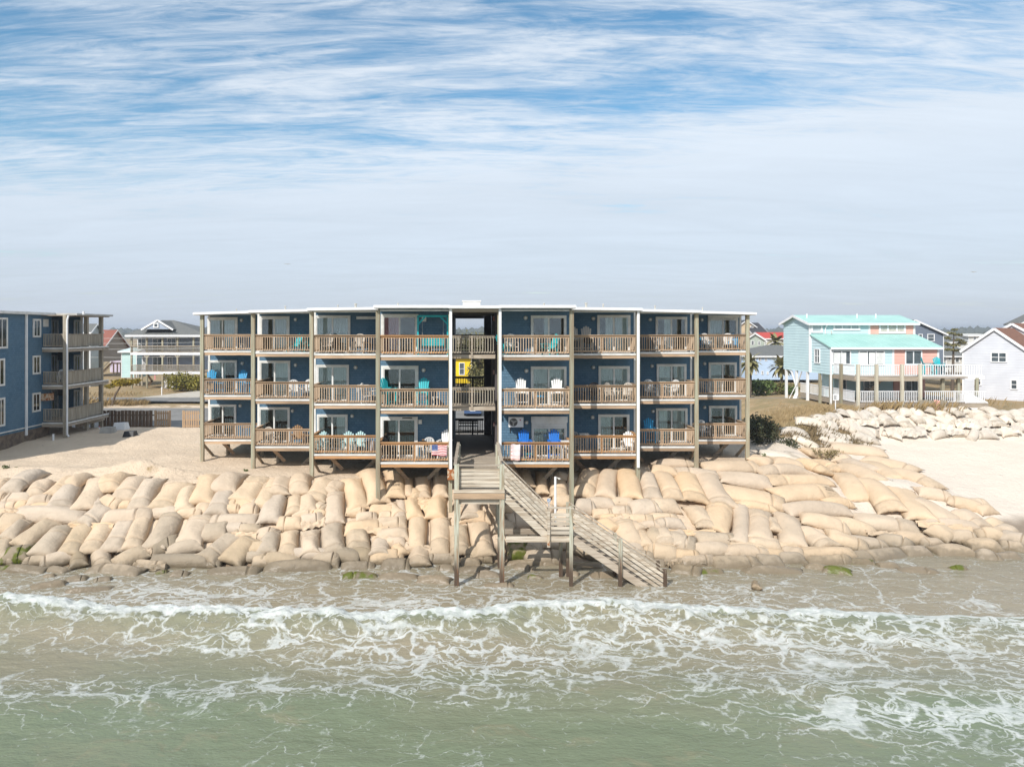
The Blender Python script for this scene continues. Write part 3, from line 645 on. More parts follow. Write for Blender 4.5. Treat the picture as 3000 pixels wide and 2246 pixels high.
# digitised from four enlargements: (x, y) of both ends of each bag, its width across, cloth; x0, y0, scale place the enlargement in the photo
BAGS = [((0, 1300, 2.765), [
 (320, 240, 60, 405, 150, 'g'), (40, 300, -60, 380, 130, 't'), (370, 320, 270, 425, 150, 't'), (590, 280, 420, 420, 130, 't'), (560, 338, 470, 520, 195, 'g'), (800, 280, 665, 530, 190, 'g'),
 (955, 262, 860, 388, 215, 't'), (1115, 275, 985, 470, 190, 't'), (1255, 290, 1115, 540, 170, 'g'), (1450, 330, 1290, 535, 200, 'g'), (1545, 360, 1485, 545, 170, 'g'), (1705, 262, 1610, 495, 190, 't'),
 (1890, 262, 1790, 392, 225, 't'), (1820, 393, 1740, 575, 185, 'g'), (2105, 280, 1955, 458, 200, 'g'), (2195, 330, 2110, 512, 160, 'g'), (2260, 300, 2190, 412, 170, 't'), (690, 270, 560, 350, 120, 't'),
 (50, 448, 255, 452, 95, 't'), (240, 472, 412, 452, 100, 't'), (-40, 450, 45, 450, 90, 't'), (800, 388, 800, 515, 95, 'g'), (835, 450, 985, 495, 120, 't'), (975, 500, 1080, 500, 75, 't'), (1600, 530, 1700, 535, 100, 't'),
 (1858, 490, 2052, 490, 85, 't'), (1840, 530, 1940, 525, 75, 't'), (1950, 555, 2095, 555, 130, 't'), (2035, 490, 2160, 500, 95, 'g'), (-30, 515, 55, 510, 80, 't'), (55, 512, 145, 510, 70, 't'), (140, 505, 245, 500, 70, 't'), (250, 520, 400, 515, 60, 't'), (1080, 530, 1260, 545, 70, 't'), (1440, 560, 1640, 575, 80, 't'),
 (110, 565, 700, 595, 125, 'g'), (865, 525, 655, 655, 150, 'g'), (850, 590, 1240, 580, 130, 't'), (1215, 560, 1450, 560, 90, 'g'), (1705, 622, 2090, 622, 115, 'g'), (-60, 650, 172, 655, 165, 'g'), (-40, 560, 120, 570, 70, 't'),
 (200, 640, 50, 765, 120, 's'), (430, 628, 140, 825, 155, 's'), (520, 678, 315, 905, 190, 's'), (690, 668, 540, 890, 180, 's'), (860, 672, 720, 885, 175, 'g'), (1020, 635, 880, 870, 180, 'g'), (1160, 598, 1060, 862, 165, 'g'),
 (1400, 565, 1215, 855, 190, 's'), (1640, 588, 1505, 815, 210, 'g'), (1650, 710, 1840, 695, 150, 's'), (1810, 690, 1990, 695, 90, 'g'), (1235, 850, 1430, 790, 135, 'd'), (1640, 820, 1340, 890, 110, 's'), (1885, 738, 1655, 935, 170, 's'),
 (2045, 768, 1855, 965, 190, 's'), (2030, 850, 2230, 850, 110, 's'), (2080, 740, 2230, 750, 110, 't'), (1900, 700, 2110, 690, 80, 's'), (40, 785, -20, 915, 140, 's'), (50, 900, 240, 880, 140, 'a'), (-40, 920, 120, 940, 90, 's'), (580, 655, 760, 660, 70, 's'),
 (610, 888, 330, 975, 120, 'g'), (645, 885, 640, 990, 150, 'd'), (820, 868, 820, 995, 175, 'g'), (1180, 868, 930, 995, 150, 's'), (1200, 955, 1800, 950, 110, 'd'), (1100, 980, 1350, 1000, 95, 't'), (2000, 920, 2170, 915, 70, 's'), (2050, 970, 2220, 960, 95, 'g'), (200, 955, 400, 945, 70, 's'),
 (60, 1010, 380, 1035, 90, 'd'), (-40, 1035, 95, 1030, 75, 'a'), (405, 1022, 535, 1050, 75, 'g'), (720, 1028, 1140, 1062, 115, 'g'), (260, 1175, 525, 1140, 85, 's'), (545, 1125, 700, 1112, 80, 's'), (365, 1092, 440, 1090, 45, 's'),
 (530, 1215, 910, 1180, 75, 's'), (1385, 1085, 1525, 1080, 75, 's'), (1680, 1055, 2110, 1052, 105, 'd'), (780, 1112, 890, 1104, 50, 's'), (1270, 1065, 1350, 1060, 50, 'a')]),
 ((700, 1300, 2.765), [
 (355, 280, 300, 412, 205, 't'), (520, 268, 490, 412, 180, 't'), (705, 300, 600, 460, 175, 'g'), (905, 288, 970, 538, 175, 't'), (800, 330, 730, 400, 130, 't'), (770, 400, 768, 648, 185, 't'), (1035, 225, 1140, 488, 175, 't'), (1245, 225, 1262, 442, 170, 'V'),
 (1370, 290, 1380, 425, 105, 't'), (1490, 280, 1490, 435, 145, 't'), (1632, 262, 1630, 435, 145, 't'), (325, 408, 250, 642, 195, 'g'), (460, 420, 440, 565, 140, 'g'), (570, 428, 560, 555, 180, 'g'), (630, 510, 700, 545, 90, 'g'), (875, 548, 1015, 555, 70, 't'), (955, 602, 1115, 602, 75, 't'),
 (1065, 530, 1250, 530, 85, 't'), (1145, 582, 1235, 582, 70, 'g'), (1230, 500, 1290, 570, 105, 't'), (1325, 468, 1300, 602, 110, 't'), (1400, 438, 1430, 605, 165, 't'), (1600, 445, 1590, 602, 190, 't'), (1390, 400, 1450, 440, 110, 't'), (440, 575, 590, 570, 70, 't'), (590, 560, 690, 590, 80, 't'),
 (320, 645, 510, 640, 110, 't'), (500, 640, 690, 612, 115, 't'), (860, 690, 1200, 685, 115, 't'), (1130, 655, 1350, 650, 115, 'g'), (1120, 752, 1365, 735, 115, 'g'), (255, 718, 210, 890, 180, 's'), (412, 718, 390, 895, 165, 'g'), (580, 708, 580, 885, 170, 'g'), (758, 655, 780, 885, 200, 's'), (955, 718, 970, 865, 215, 's'),
 (1450, 598, 1432, 860, 170, 'g'), (1625, 605, 1618, 905, 185, 'g'), (1765, 668, 1790, 895, 180, 's'), (1945, 642, 1992, 905, 185, 'g'), (1890, 495, 1890, 595, 190, 'g'), (1800, 590, 2030, 600, 100, 't'), (1150, 785, 1130, 888, 175, 'g'), (1340, 800, 1190, 800, 90, 't'), (1480, 838, 1450, 975, 205, 't'), (1270, 830, 1330, 890, 90, 't'),
 (1062, 925, 1340, 910, 115, 't'), (735, 885, 985, 925, 115, 'd'), (890, 880, 1065, 920, 105, 'd'), (330, 910, 730, 910, 95, 'g'), (610, 930, 810, 950, 115, 's'), (125, 965, 490, 960, 115, 's'), (200, 1030, 770, 1005, 120, 'd'), (830, 1020, 1110, 1010, 95, 's'), (1160, 1000, 1390, 1000, 155, 'd'), (850, 1090, 1110, 1080, 75, 'a'),
 (1130, 1092, 1450, 1090, 85, 's'), (1450, 1110, 1710, 1122, 95, 'g'), (1840, 905, 2040, 905, 120, 's'), (1790, 1032, 2010, 1040, 85, 'd'), (1910, 1085, 2115, 1090, 85, 'g'), (1720, 975, 1950, 970, 85, 's'), (1990, 1170, 2220, 1168, 55, 's'), (1610, 1035, 1740, 1040, 80, 's'), (1540, 925, 1750, 925, 80, 's')]),
 ((1300, 1280, 3.16), [
 (720, 325, 770, 460, 160, 't'), (915, 335, 920, 525, 130, 't'), (1070, 335, 1070, 545, 185, 't'), (570, 655, 690, 690, 100, 't'), (640, 700, 800, 690, 90, 't'), (590, 780, 870, 765, 130, 'g'), (595, 1065, 805, 1060, 150, 'a'), (855, 975, 790, 1065, 160, 's'), (750, 1130, 1080, 1112, 150, 's'), (890, 985, 1170, 985, 105, 'g'), (600, 930, 850, 940, 100, 's'), (430, 660, 560, 700, 110, 't'), (480, 830, 640, 840, 110, 's'),
 (1220, 1010, 1470, 1100, 140, 's'), (560, 1195, 1050, 1190, 70, 's'), (650, 1230, 835, 1245, 85, 's'), (790, 1320, 915, 1332, 50, 'a'), (1090, 1270, 1240, 1290, 70, 't'), (1360, 1310, 1610, 1310, 85, 's'), (1210, 1215, 1450, 1200, 90, 'd'), (870, 640, 1000, 690, 130, 't'), (1020, 580, 1200, 600, 110, 'g'), (880, 840, 1100, 850, 120, 'g'), (1180, 790, 1420, 830, 120, 'g'), (1200, 900, 1420, 960, 120, 'g'),
 (1375, 318, 1285, 562, 200, 't'), (1530, 315, 1505, 562, 210, 't'), (1680, 305, 1740, 575, 220, 't'), (1860, 328, 1940, 575, 185, 't'), (2000, 322, 2130, 582, 190, 't'), (1220, 640, 1395, 650, 135, 'g'), (1335, 612, 1575, 622, 110, 'g'), (1550, 618, 1755, 620, 95, 'g'), (1555, 690, 1725, 692, 100, 'g'), (1720, 660, 1965, 640, 155, 'g'),
 (1915, 640, 2155, 640, 145, 'g'), (1385, 712, 1555, 712, 85, 'g'), (1700, 760, 1935, 760, 90, 'g'), (1925, 745, 2155, 750, 70, 'g'), (1450, 755, 1640, 755, 65, 't'), (1640, 748, 1730, 748, 60, 't'), (1970, 812, 2210, 812, 100, 'g'), (1820, 832, 2000, 825, 75, 't'), (1650, 785, 1755, 1000, 235, 'g'), (1475, 785, 1570, 860, 150, 't'), (1740, 790, 1820, 850, 100, 't'),
 (1825, 875, 1890, 1005, 130, 'g'), (1990, 865, 2085, 1005, 200, 'g'), (2140, 890, 2215, 1005, 160, 'g'), (1840, 1055, 2170, 1060, 115, 't'), (1970, 1095, 2180, 1112, 105, 'g'), (1500, 900, 1620, 1000, 150, 'g'), (1560, 1010, 1860, 1050, 110, 'g'), (1700, 1090, 1950, 1130, 110, 's'), (1900, 1180, 2080, 1190, 90, 's')]),
 ((1900, 1250, 2.0109), [
 (205, 275, 290, 445, 150, 't'), (330, 278, 470, 475, 150, 't'), (30, 222, 260, 215, 65, 't'), (15, 250, 160, 270, 65, 't'), (150, 260, 410, 285, 60, 't'), (300, 235, 745, 230, 85, 't'), (600, 182, 720, 225, 65, 't'), (400, 290, 725, 335, 105, 't'), (430, 372, 805, 455, 135, 't'), (520, 465, 750, 492, 55, 't'),
 (730, 200, 900, 230, 75, 't'), (890, 200, 1060, 275, 90, 't'), (975, 200, 1125, 265, 85, 't'), (635, 272, 1065, 272, 70, 't'), (690, 312, 1100, 312, 85, 't'), (745, 405, 1225, 385, 130, 'W'), (795, 492, 1205, 490, 90, 't'), (1040, 450, 1195, 455, 60, 't'), (1125, 285, 1295, 515, 150, 't'), (1255, 305, 1465, 525, 150, 't'), (1475, 365, 1610, 550, 175, 't'),
 (1110, 240, 1420, 345, 105, 't'), (1165, 195, 1340, 260, 85, 't'), (1290, 215, 1630, 395, 115, 't'), (915, 142, 1110, 152, 75, 't'), (1060, 115, 1405, 155, 85, 't'), (1090, 190, 1190, 205, 70, 't'), (1270, 190, 1595, 265, 90, 't'), (1390, 262, 1725, 365, 95, 't'), (1580, 382, 1785, 422, 75, 't'), (1550, 430, 1810, 565, 135, 't'), (1750, 430, 1975, 480, 80, 't'),
 (1880, 452, 1980, 455, 65, 't'), (1935, 500, 2025, 492, 60, 't'), (1815, 500, 1985, 595, 115, 't'), (265, 480, 345, 590, 110, 'g'), (425, 448, 378, 608, 170, 't'), (532, 458, 535, 685, 115, 'g'), (650, 498, 662, 668, 155, 't'), (810, 525, 855, 705, 160, 'g'), (725, 540, 755, 610, 75, 'g'), (890, 535, 1180, 605, 100, 't'), (1070, 550, 1330, 612, 105, 'g'),
 (1210, 545, 1590, 600, 115, 'g'), (1590, 575, 1955, 600, 75, 't'), (1670, 605, 1800, 660, 110, 'g'), (915, 600, 1065, 705, 115, 'g'), (1050, 645, 1300, 725, 115, 'g'), (1190, 672, 1400, 705, 90, 'g'), (1340, 662, 1560, 712, 95, 's'), (1460, 662, 1630, 662, 90, 't'), (1605, 692, 1725, 692, 65, 't'), (1775, 642, 1925, 660, 85, 'g'), (1925, 642, 2085, 650, 90, 'g'),
 (2070, 645, 2240, 690, 115, 'g'), (1880, 702, 2070, 712, 95, 'g'), (2070, 702, 2210, 725, 75, 'g'), (280, 662, 525, 662, 95, 's'), (580, 682, 770, 705, 95, 'g'), (770, 702, 890, 702, 50, 'g'), (490, 712, 690, 712, 60, 'g'), (-10, 640, 125, 690, 115, 's'), (110, 660, 275, 705, 120, 's'), (270, 732, 490, 735, 90, 'g'), (440, 742, 710, 742, 90, 't'), (790, 742, 910, 765, 80, 't'),
 (890, 745, 1215, 750, 85, 't'), (680, 765, 810, 765, 70, 't'), (-10, 742, 175, 765, 115, 'g'), (160, 765, 295, 772, 85, 't'), (180, 795, 400, 800, 75, 't'), (375, 815, 655, 805, 100, 's'), (640, 792, 780, 802, 95, 's'), (765, 782, 910, 782, 80, 's'), (930, 792, 1200, 792, 70, 's'), (1170, 775, 1510, 752, 105, 's'), (1505, 742, 1640, 742, 90, 'g'), (1685, 742, 1895, 742, 100, 'g'),
 (1920, 775, 2065, 785, 95, 'g'), (2045, 772, 2180, 772, 65, 'g'), (550, 862, 910, 862, 65, 's'), (925, 832, 1050, 842, 55, 's'), (1030, 842, 1190, 862, 65, 'a'), (1360, 822, 1460, 822, 55, 's'), (1475, 852, 1700, 862, 55, 's'), (295, 862, 435, 862, 50, 'a'), (140, 845, 310, 870, 85, 'd'), (630, 925, 640, 945, 40, 't'), (2050, 600, 2160, 640, 80, 'g'), (1990, 560, 2100, 600, 80, 'g'), (1780, 850, 1870, 850, 45, 'a'), (1190, 800, 1330, 815, 50, 'a')])]
CLOTH = {'t': 'clean tan', 'g': 'sun greyed tan', 's': 'stained brown', 'd': 'dark wet', 'a': 'algae covered', 'w': 'bleached white'}
def bag_label(c, p, steep, L):
    lie = 'laid downslope' if steep else 'laid lengthwise'; x = p.x; ax = abs(x+.0)
    unit = ('first', 'second', 'third', 'fourth')[int(np.searchsorted(XO[1:4], ax))]
    where = 'below sand by twin block' if x < -17.2 else f'below {unit} balcony, twin side' if x < -1.3 else 'behind the beach stairs' if x < 4.8 else f'below {unit} balcony, aqua side' if x < 17 else 'in heap beside open beach' if x < 24 else 'at the beach end of the heap'
    z = 'half sunk in water' if p.z < .15 else 'low on wall' if p.z < 1.5 else 'high on wall'
    if x >= 24: z = 'in water' if p.z < .15 else ''
    size = 'short ' if L < 1.5 else 'long ' if L > 2.6 else ''
    return ' '.join(f'{size}{CLOTH[c]} sandbag {lie} {z} {where}'.split())
bi = 0
for (x0, y0, sc), rows in BAGS:
    for (xa, ya, xb, yb_, wd, c) in rows:
        bi += 1
        cc = 't' if c in 'VW' else c
        hd = abs(yb_-ya) > .6*abs(xb-xa); rl_ = random.Random(bi).uniform(0, .14)
        a, b = hit(x0+xa/sc, y0+ya/sc, .05+rl_ if hd else .10+rl_), hit(x0+xb/sc, y0+yb_/sc, .30+rl_ if hd else .10+rl_)
        D = (a.y+b.y)/2; ang = math.atan2(abs(yb_-ya), abs(xb-xa)); fore = 1-.34*abs(math.cos(ang))
        w = wd/sc/(F/D)/fore
        L = (b-a).length
        if L > 4.2: b = a+(b-a)*(4.2/L)
        w = max(.45, min(w, 1.7)); ext = (b-a).normalized()*.12
        th = min(.44, .15+.24*w)
        o = make_bag(a-ext, b+ext, w*1.08, th, bi*13+5, BM[cc])
        mid = Vector(o.location); lab = bag_label(cc, mid, ang > .55, (b-a).length)
        if c in 'VW':
            lab = 'tan sandbag printed with black lettering '+('under balconies beside the breezeway' if c == 'V' else 'on the heap by the open beach')
            tag(o, lab, 'sandbag', 'sandbags of the seawall'); BAGFN[c] = (o, BAGFN[o.name])
        else: tag(o, lab, 'sandbag', lab.replace(' sandbag', ' sandbags', 1))
# stencilled lettering on two bags
ink = mat('black_ink', (.035, .03, .03), (.07, .06, .05), 8, rough=.9)
def lettering(key, lines, u0, v0, du, dv, size, vert):
    o, (S, w, L, mid, n) = BAGFN[key]
    mb = MB()
    for li, (txt, hgt) in enumerate(lines):
        cu = bpy.data.curves.new('t', 'FONT'); cu.body = txt; cu.size = 1; cu.align_x = 'CENTER'; cu.resolution_u = 2
        to = bpy.data.objects.new('t', cu); col.objects.link(to)
        me = to.evaluated_get(bpy.context.evaluated_depsgraph_get()).to_mesh()
        mx_ = max(v.co.x for v in me.vertices) or 1
        vs = []
        for v in me.vertices:
            x = v.co.x/mx_; y = li-v.co.y*hgt/.75                  # x -1..1 across, y down the lines
            u, vv = (u0+y*du, v0-x*dv*(.8 if li == 0 else 1)) if vert else (u0+x*du*(.8 if li == 0 else 1), v0+y*dv)
            p = S(u, vv, 1)+n*.008; vs.append(p)
        mb.add(vs, [tuple(q.vertices) for q in me.polygons])
        to.to_mesh_clear() if hasattr(to, 'to_mesh_clear') else None
        bpy.data.objects.remove(to); bpy.data.curves.remove(cu)
    mb.build('lettering', ink, o)
lettering('V', [('VIKING', .8), ('MARINE', .8), ('--- --- ----', .4)], .42, .04, .17, .42, 1, True)
lettering('W', [('VIKING', .8), ('MARINE', .8), ('--- --- ----', .4)], .60, .22, .13, .21, 1, False)

# loose torn cloth lying over the bags
def flap(x0, y0, sc, xa, ya, xb, yb_, wd, m, seed, where_):
    a, b = hit(x0+xa/sc, y0+ya/sc, .34), hit(x0+xb/sc, y0+yb_/sc, .34); D = (a.y+b.y)/2; w = wd/sc/(F/D)/.7; t = (b-a).normalized(); n = gnorm((a.x+b.x)/2, D); s_ = t.cross(n).normalized(); n = s_.cross(t)
    nu, nv = 34, 16; vs = []; mid = (a+b)/2
    for i in range(nu+1):
        for j in range(nv+1):
            u, v = i/nu, j/nv-.5; p = a+(b-a)*u
            wob = float(fbm(u*5+seed, v*3+seed*2, 4)); fold = math.sin((v*14+u*7+wob*9)+seed)*.05+math.sin(u*19+v*6+seed+wob*6)*.03
            vs.append(p+s_*v*w*(.75+.5*float(vnoise(u*4+seed, 3.1)))+n*(fold+.10*(1-4*v*v)-.02)+t*.12*wob)
    fs = [(i*(nv+1)+j, i*(nv+1)+j+1, (i+1)*(nv+1)+j+1, (i+1)*(nv+1)+j) for i in range(nu) for j in range(nv)]
    mb = MB(); mb.v = [tuple(v) for v in vs]+[tuple(v-n*.02) for v in vs]; k_ = len(vs); mb.f = fs+[tuple(k_+q for q in f[::-1]) for f in fs]; mb.mi = [0]*len(mb.f)
    tag(mb.build('loose_cloth', m, None, True), ('loose wrinkled white cloth flap over the sandbags ' if 'old' in where_ else 'loose wrinkled tan cloth flap over the sandbags ')+where_, 'cloth', 'loose cloth on the sandbags')
for i, (pn_, xa, ya, xb, yb_, wd) in enumerate(((0, 560, 655, 920, 665, 45), (0, 1090, 875, 1235, 865, 45), (0, 1090, 985, 1350, 990, 70), (0, 40, 555, 150, 560, 50), (0, 1880, 735, 2090, 745, 45), (1, 500, 650, 690, 615, 90), (1, 880, 660, 1200, 700, 70), (1, 1340, 830, 1560, 860, 70), (1, 1380, 400, 1510, 440, 70), (1, 1480, 460, 1560, 520, 120), (1, 1080, 770, 1300, 790, 60), (3, 440, 735, 710, 745, 60), (3, 1580, 570, 1900, 600, 55), (3, 1280, 625, 1460, 640, 50), (3, 90, 800, 330, 790, 45), (3, 0, 625, 390, 625, 40), (2, 1460, 770, 1720, 760, 60), (2, 2080, 1200, 2200, 1170, 60))):
    (x0, y0, sc), _ = BAGS[pn_]; xm = (x0+(xa+xb)/2/sc)
    flap(x0, y0, sc, xa, ya, xb, yb_, wd, BM['t'], i*3.7, 'below twin block side balconies' if xm < 1320 and xm > 560 else 'below the open sand' if xm <= 560 else 'in the heap, aqua house side')

# old bleached revetment below the aqua house
for row, n_ in enumerate((22, 22, 18)):
    for i in range(n_):
        f = (i+.5*(row % 2))/n_; x = 26.2+f*23+random.uniform(-.3, .3); y = np.interp(x, CREST[:, 0], CREST[:, 1])-.1-row*1.0+random.uniform(-.3, .3)
        ang = random.gauss(-1.5, .28) if row < 2 else random.gauss(0, .25); hl_ = random.uniform(.55, .95); d_ = Vector((math.cos(ang), math.sin(ang), 0))*hl_
        a, b = Vector((x, y, 0))-d_, Vector((x, y, 0))+d_; a.z = float(ground_z(a.x, a.y))+random.uniform(-.16, .10); b.z = float(ground_z(b.x, b.y))+random.uniform(.0, .3)
        if row < 2: b.z += .12
        o = make_bag(a, b, random.uniform(.9, 1.35) if row < 2 else random.uniform(.8, 1.1), random.uniform(.22, .36), 900+row*40+i, BM['w'], nu=16, nv=9)
        lab = 'bleached white sandbag in the '+('top', 'middle', 'bottom')[row]+' course of the old wall below the aqua house'
        tag(o, lab, 'sandbag', lab.replace('sandbag', 'sandbags', 1))
for i in range(16):
    px = 2420+i*38+random.uniform(-12, 12); py = 1222+random.uniform(0, 48)
    flap(0, 0, 1, px-28, py, px+30, py+random.uniform(-6, 10), random.uniform(14, 26), BM['w'], 60+i*2.3, 'of the old bleached wall')
for i, (px, py, w_, l_) in enumerate(((2485, 1256, .9, 1.5), (2530, 1264, 1.0, 1.7), (2540, 1285, 1.0, 1.8), (2440, 1275, 1.2, 2.4), (2380, 1235, 1.3, 2.6), (2450, 1295, 1.1, 2.6), (2330, 1262, 1.2, 2.2), (2360, 1295, 1.2, 2.0), (2290, 1335, 1.6, 3.0), (2350, 1345, 1.3, 2.4))):
    c = hit(px, py, .15); d_ = Vector((1, -.25, -.05)).normalized()*l_/2
    a, b = c-d_, c+d_; a.z = float(ground_z(a.x, a.y))+.15; b.z = float(ground_z(b.x, b.y))+.15
    o = make_bag(a, b, w_, .3, 1200+i, BM['w'], nu=14, nv=8)
    lab = 'loose bleached white sandbag lying between the two sandbag walls'; tag(o, lab, 'sandbag', 'loose bleached sandbags')
# ------------------------------------------------------------------ boardwalk and beach stairs
W_ = thing('beach_stairs', 'weathered wooden boardwalk platform with two flights of stairs down to the sea', 'stairs', (1.5, 31, 0))
XL, XR, YP = -.80, 1.12, 30.1
def pile_(x, y, z0, z1, w=.17, m=None):
    MB().box(x-w/2, x+w/2, y-w/2, y+w/2, z0, z1).build('piling', m or piling.m, W_)
for x in (XL+.03, XR+.03): pile_(x, YP+.05, -1.2, Z1+1.08, .2)
for x, y in ((XL, 32.4), (XR, 32.4), (XL, 35.6), (XR, 35.6)): pile_(x, y, -1.0, Z1+1.05, .16)
for i in range(58):                                               # deck boards
    y = YP+.02+i*.142
    if y < 38.3: MB().box(XL+.02, XR-.02, y, y+.134, Z1-.045, Z1-.005+random.uniform(-.004, .004)).build('deck_board', grey_wood, W_)
MB().box(XL-.10, XR+.14, YP-.10, YP-.055, Z1-.36, Z1-.10).build('rim_beam', wood_h, W_)
MB().box(XL-.10, XR+.14, YP-.13, YP-.05, Z1-.095, Z1+.02).build('rim_board', pale_wood, W_)
MB().box(XL+.13, XR-.08, YP+.1, YP+.16, Z1-.62, Z1-.40).build('cross_beam', pale_wood, W_)
for x in (XL-.07, XR+.10): MB().box(x-.02, x+.02, YP-.04, 38.2, Z1-.30, Z1-.05).build('joist', grey_wood, W_)
def rail_boards(p, q, n, dz0, step, m, hgt=.135, th=.035):
    p, q = Vector(p), Vector(q)
    for i in range(n):
        o = Vector((0, 0, dz0+i*step)); MB().beam(p+o, q+o, th, hgt).build('rail_board', m, W_)
rail_boards((XL+.13, YP-.075+.2, Z1), (XR-.07, YP+.125, Z1), 5, .16, .168, pale_wood)
MB().box(XL-.02, XR+.08, YP-.04, YP+.14, Z1+1.02, Z1+1.06).build('hand_rail', grey_wood, W_)
rail_boards((XL-.04, YP+.16, Z1), (XL-.04, 36.2, Z1), 5, .16, .168, grey_wood)
rail_boards((XR+.05, 31.35, Z1), (XR+.05, 36.2, Z1), 5, .16, .168, grey_wood)
for x in (XL-.04, XR+.05): MB().box(x-.07, x+.07, YP+.15 if x < 0 else 31.3, 36.3, Z1+1.02, Z1+1.06).build('hand_rail', grey_wood, W_)
# flights: first to a small landing, second into the water
ZL = 2.15; fl1 = ((XR+.1, Z1), (3.15, ZL)); fl2 = ((4.22, ZL), (8.15, -.55))
y0, y1 = 30.12, 31.22
for (a, b), n in ((fl1, 11), (fl2, 15)):
    for y in (y0, y1):
        MB().beam((a[0]-.05, y, a[1]-.20), (b[0]+.05, y, b[1]-.20), .05, .30, (0, 0, 1)).build('stringer', pale_wood if b[1] > 0 else grey_wood, W_)
        for i in range(4):
            o = .22+i*.215; MB().beam((a[0], y-.045, a[1]+o), (b[0], y-.045, b[1]+o), .035, .13).build('rail_board', pale_wood, W_)
        MB().beam((a[0], y-.03, a[1]+1.06), (b[0], y-.03, b[1]+1.06), .14, .04).build('hand_rail', pale_wood, W_)
    for i in range(n):
        f = (i+.5)/n; x = a[0]+(b[0]-a[0])*f; z = a[1]+(b[1]-a[1])*f
        MB().box(x-.14, x+.14, y0+.03, y1-.03, z-.04, z).build('tread', grey_wood, W_)
for i in range(8): MB().box(3.12, 4.24, y0+.02+i*.142, y0+.155+i*.142, ZL-.05, ZL-.01).build('deck_board', pale_wood, W_)
MB().box(XR+.2, 4.1, y0-.06, y0-.02, ZL-.30, ZL-.06).build('landing_beam', pale_wood, W_)
MB().box(XR+.2, 4.1, y1, y1+.05, ZL-.30, ZL-.06).build('landing_beam', grey_wood, W_)
rail_boards((3.2, y0-.07, ZL), (4.0, y0-.07, ZL), 5, .10, .19, pale_wood)
MB().box(3.05, 4.2, y0-.10, y0+.06, ZL+1.12, ZL+1.16).build('hand_rail', pale_wood, W_)
for x, y, zt, m_ in ((3.12, y0-.09, ZL+1.12, pale_wood), (4.08, y0-.02, ZL+1.2, None), (3.78, y1, ZL+.0, None), (4.1, y1, ZL+1.1, None), (6.16, y0-.04, 1.98, None), (6.16, y1, 1.9, None), (8.05, y0-.04, .70, None), (8.05, y1, .68, None)):
    pile_(x, y, ZL-.5 if m_ else -1.2, zt, .15 if m_ is None else .12, m_)
MB().box(3.06, 3.16, y0-.165, y0-.155, ZL-.42, ZL+.0).build('rusty_strap', rusty, W_)
sh = thing('outdoor_shower', 'thin white outdoor shower pipe standing on the stair landing', 'shower', (PX(1627, 30.9), 30.9, ZL))
xs_ = PX(1627, 30.9)
MB().tube((xs_, 30.9, ZL-.02), (xs_, 30.9, PZ(1396, 30.9)), .05, n=8).build('pipe', whitep, sh)
MB().tube((xs_, 30.9, PZ(1398, 30.9)), (xs_+.17, 30.85, PZ(1400, 30.9)), .022, n=6).tube((xs_+.17, 30.85, PZ(1402, 30.9)), (xs_+.17, 30.85, PZ(1399, 30.9)), .06, .04, n=8).build('shower_head', grey_plastic, sh)
MB().box(xs_-.06, xs_+.06, 30.83, 30.95, ZL, ZL+.22).build('base', black_m, sh)
sgn = mat('blue_notice', (.05, .15, .33), (.5, .55, .6), 14)
tag(MB().box(PX(1603, 31.3), PX(1613, 31.3), 31.28, 31.30, PZ(1470, 31.3), PZ(1459, 31.3)).box(PX(1607, 31.3), PX(1609.5, 31.3), 31.3, 31.34, ZL-.03, PZ(1470, 31.3)+.001).build('notice', sgn), 'small blue notice on a stick behind the stair landing', 'sign')

# ------------------------------------------------------------------ balcony things
def where(ui, fl):
    sd, kk = UN[ui]
    return f"on {('lowest', 'middle', 'top')[fl]} balcony {('beside the breezeway', 'second from breezeway', 'third from breezeway', 'fourth from breezeway')[kk]}, {'twin block' if sd < 0 else 'aqua house'} side"
PAINT = {'turquoise': (.02, .42, .46), 'bright blue': (.015, .17, .60), 'sky blue': (.03, .30, .55), 'white': (.80, .79, .76), 'beige': (.58, .53, .46), 'pale aqua': (.42, .62, .62), 'dark brown': (.07, .05, .04), 'black': (.03, .03, .03), 'wooden': (.36, .21, .10), 'grey': (.35, .35, .34), 'teal': (.02, .28, .30)}
PM = {n_: mat('paint_'+n_.replace(' ', '_'), c_, tuple(x*.85 for x in c_), 3, rough=.5) for n_, c_ in PAINT.items()}
_parts = {}
def part(parent, key, name, mb_fn, m):
    kx = (key, m.name)
    if kx not in _parts: _parts[kx] = mb_fn().mesh(name, m)
    return put(name, _parts[kx], parent)
def spot(ui, fl, px, back):
    yf = YF[UN[ui][1]]; D = yf+back; return (PX(px, D), D, ZF[fl]+.003)
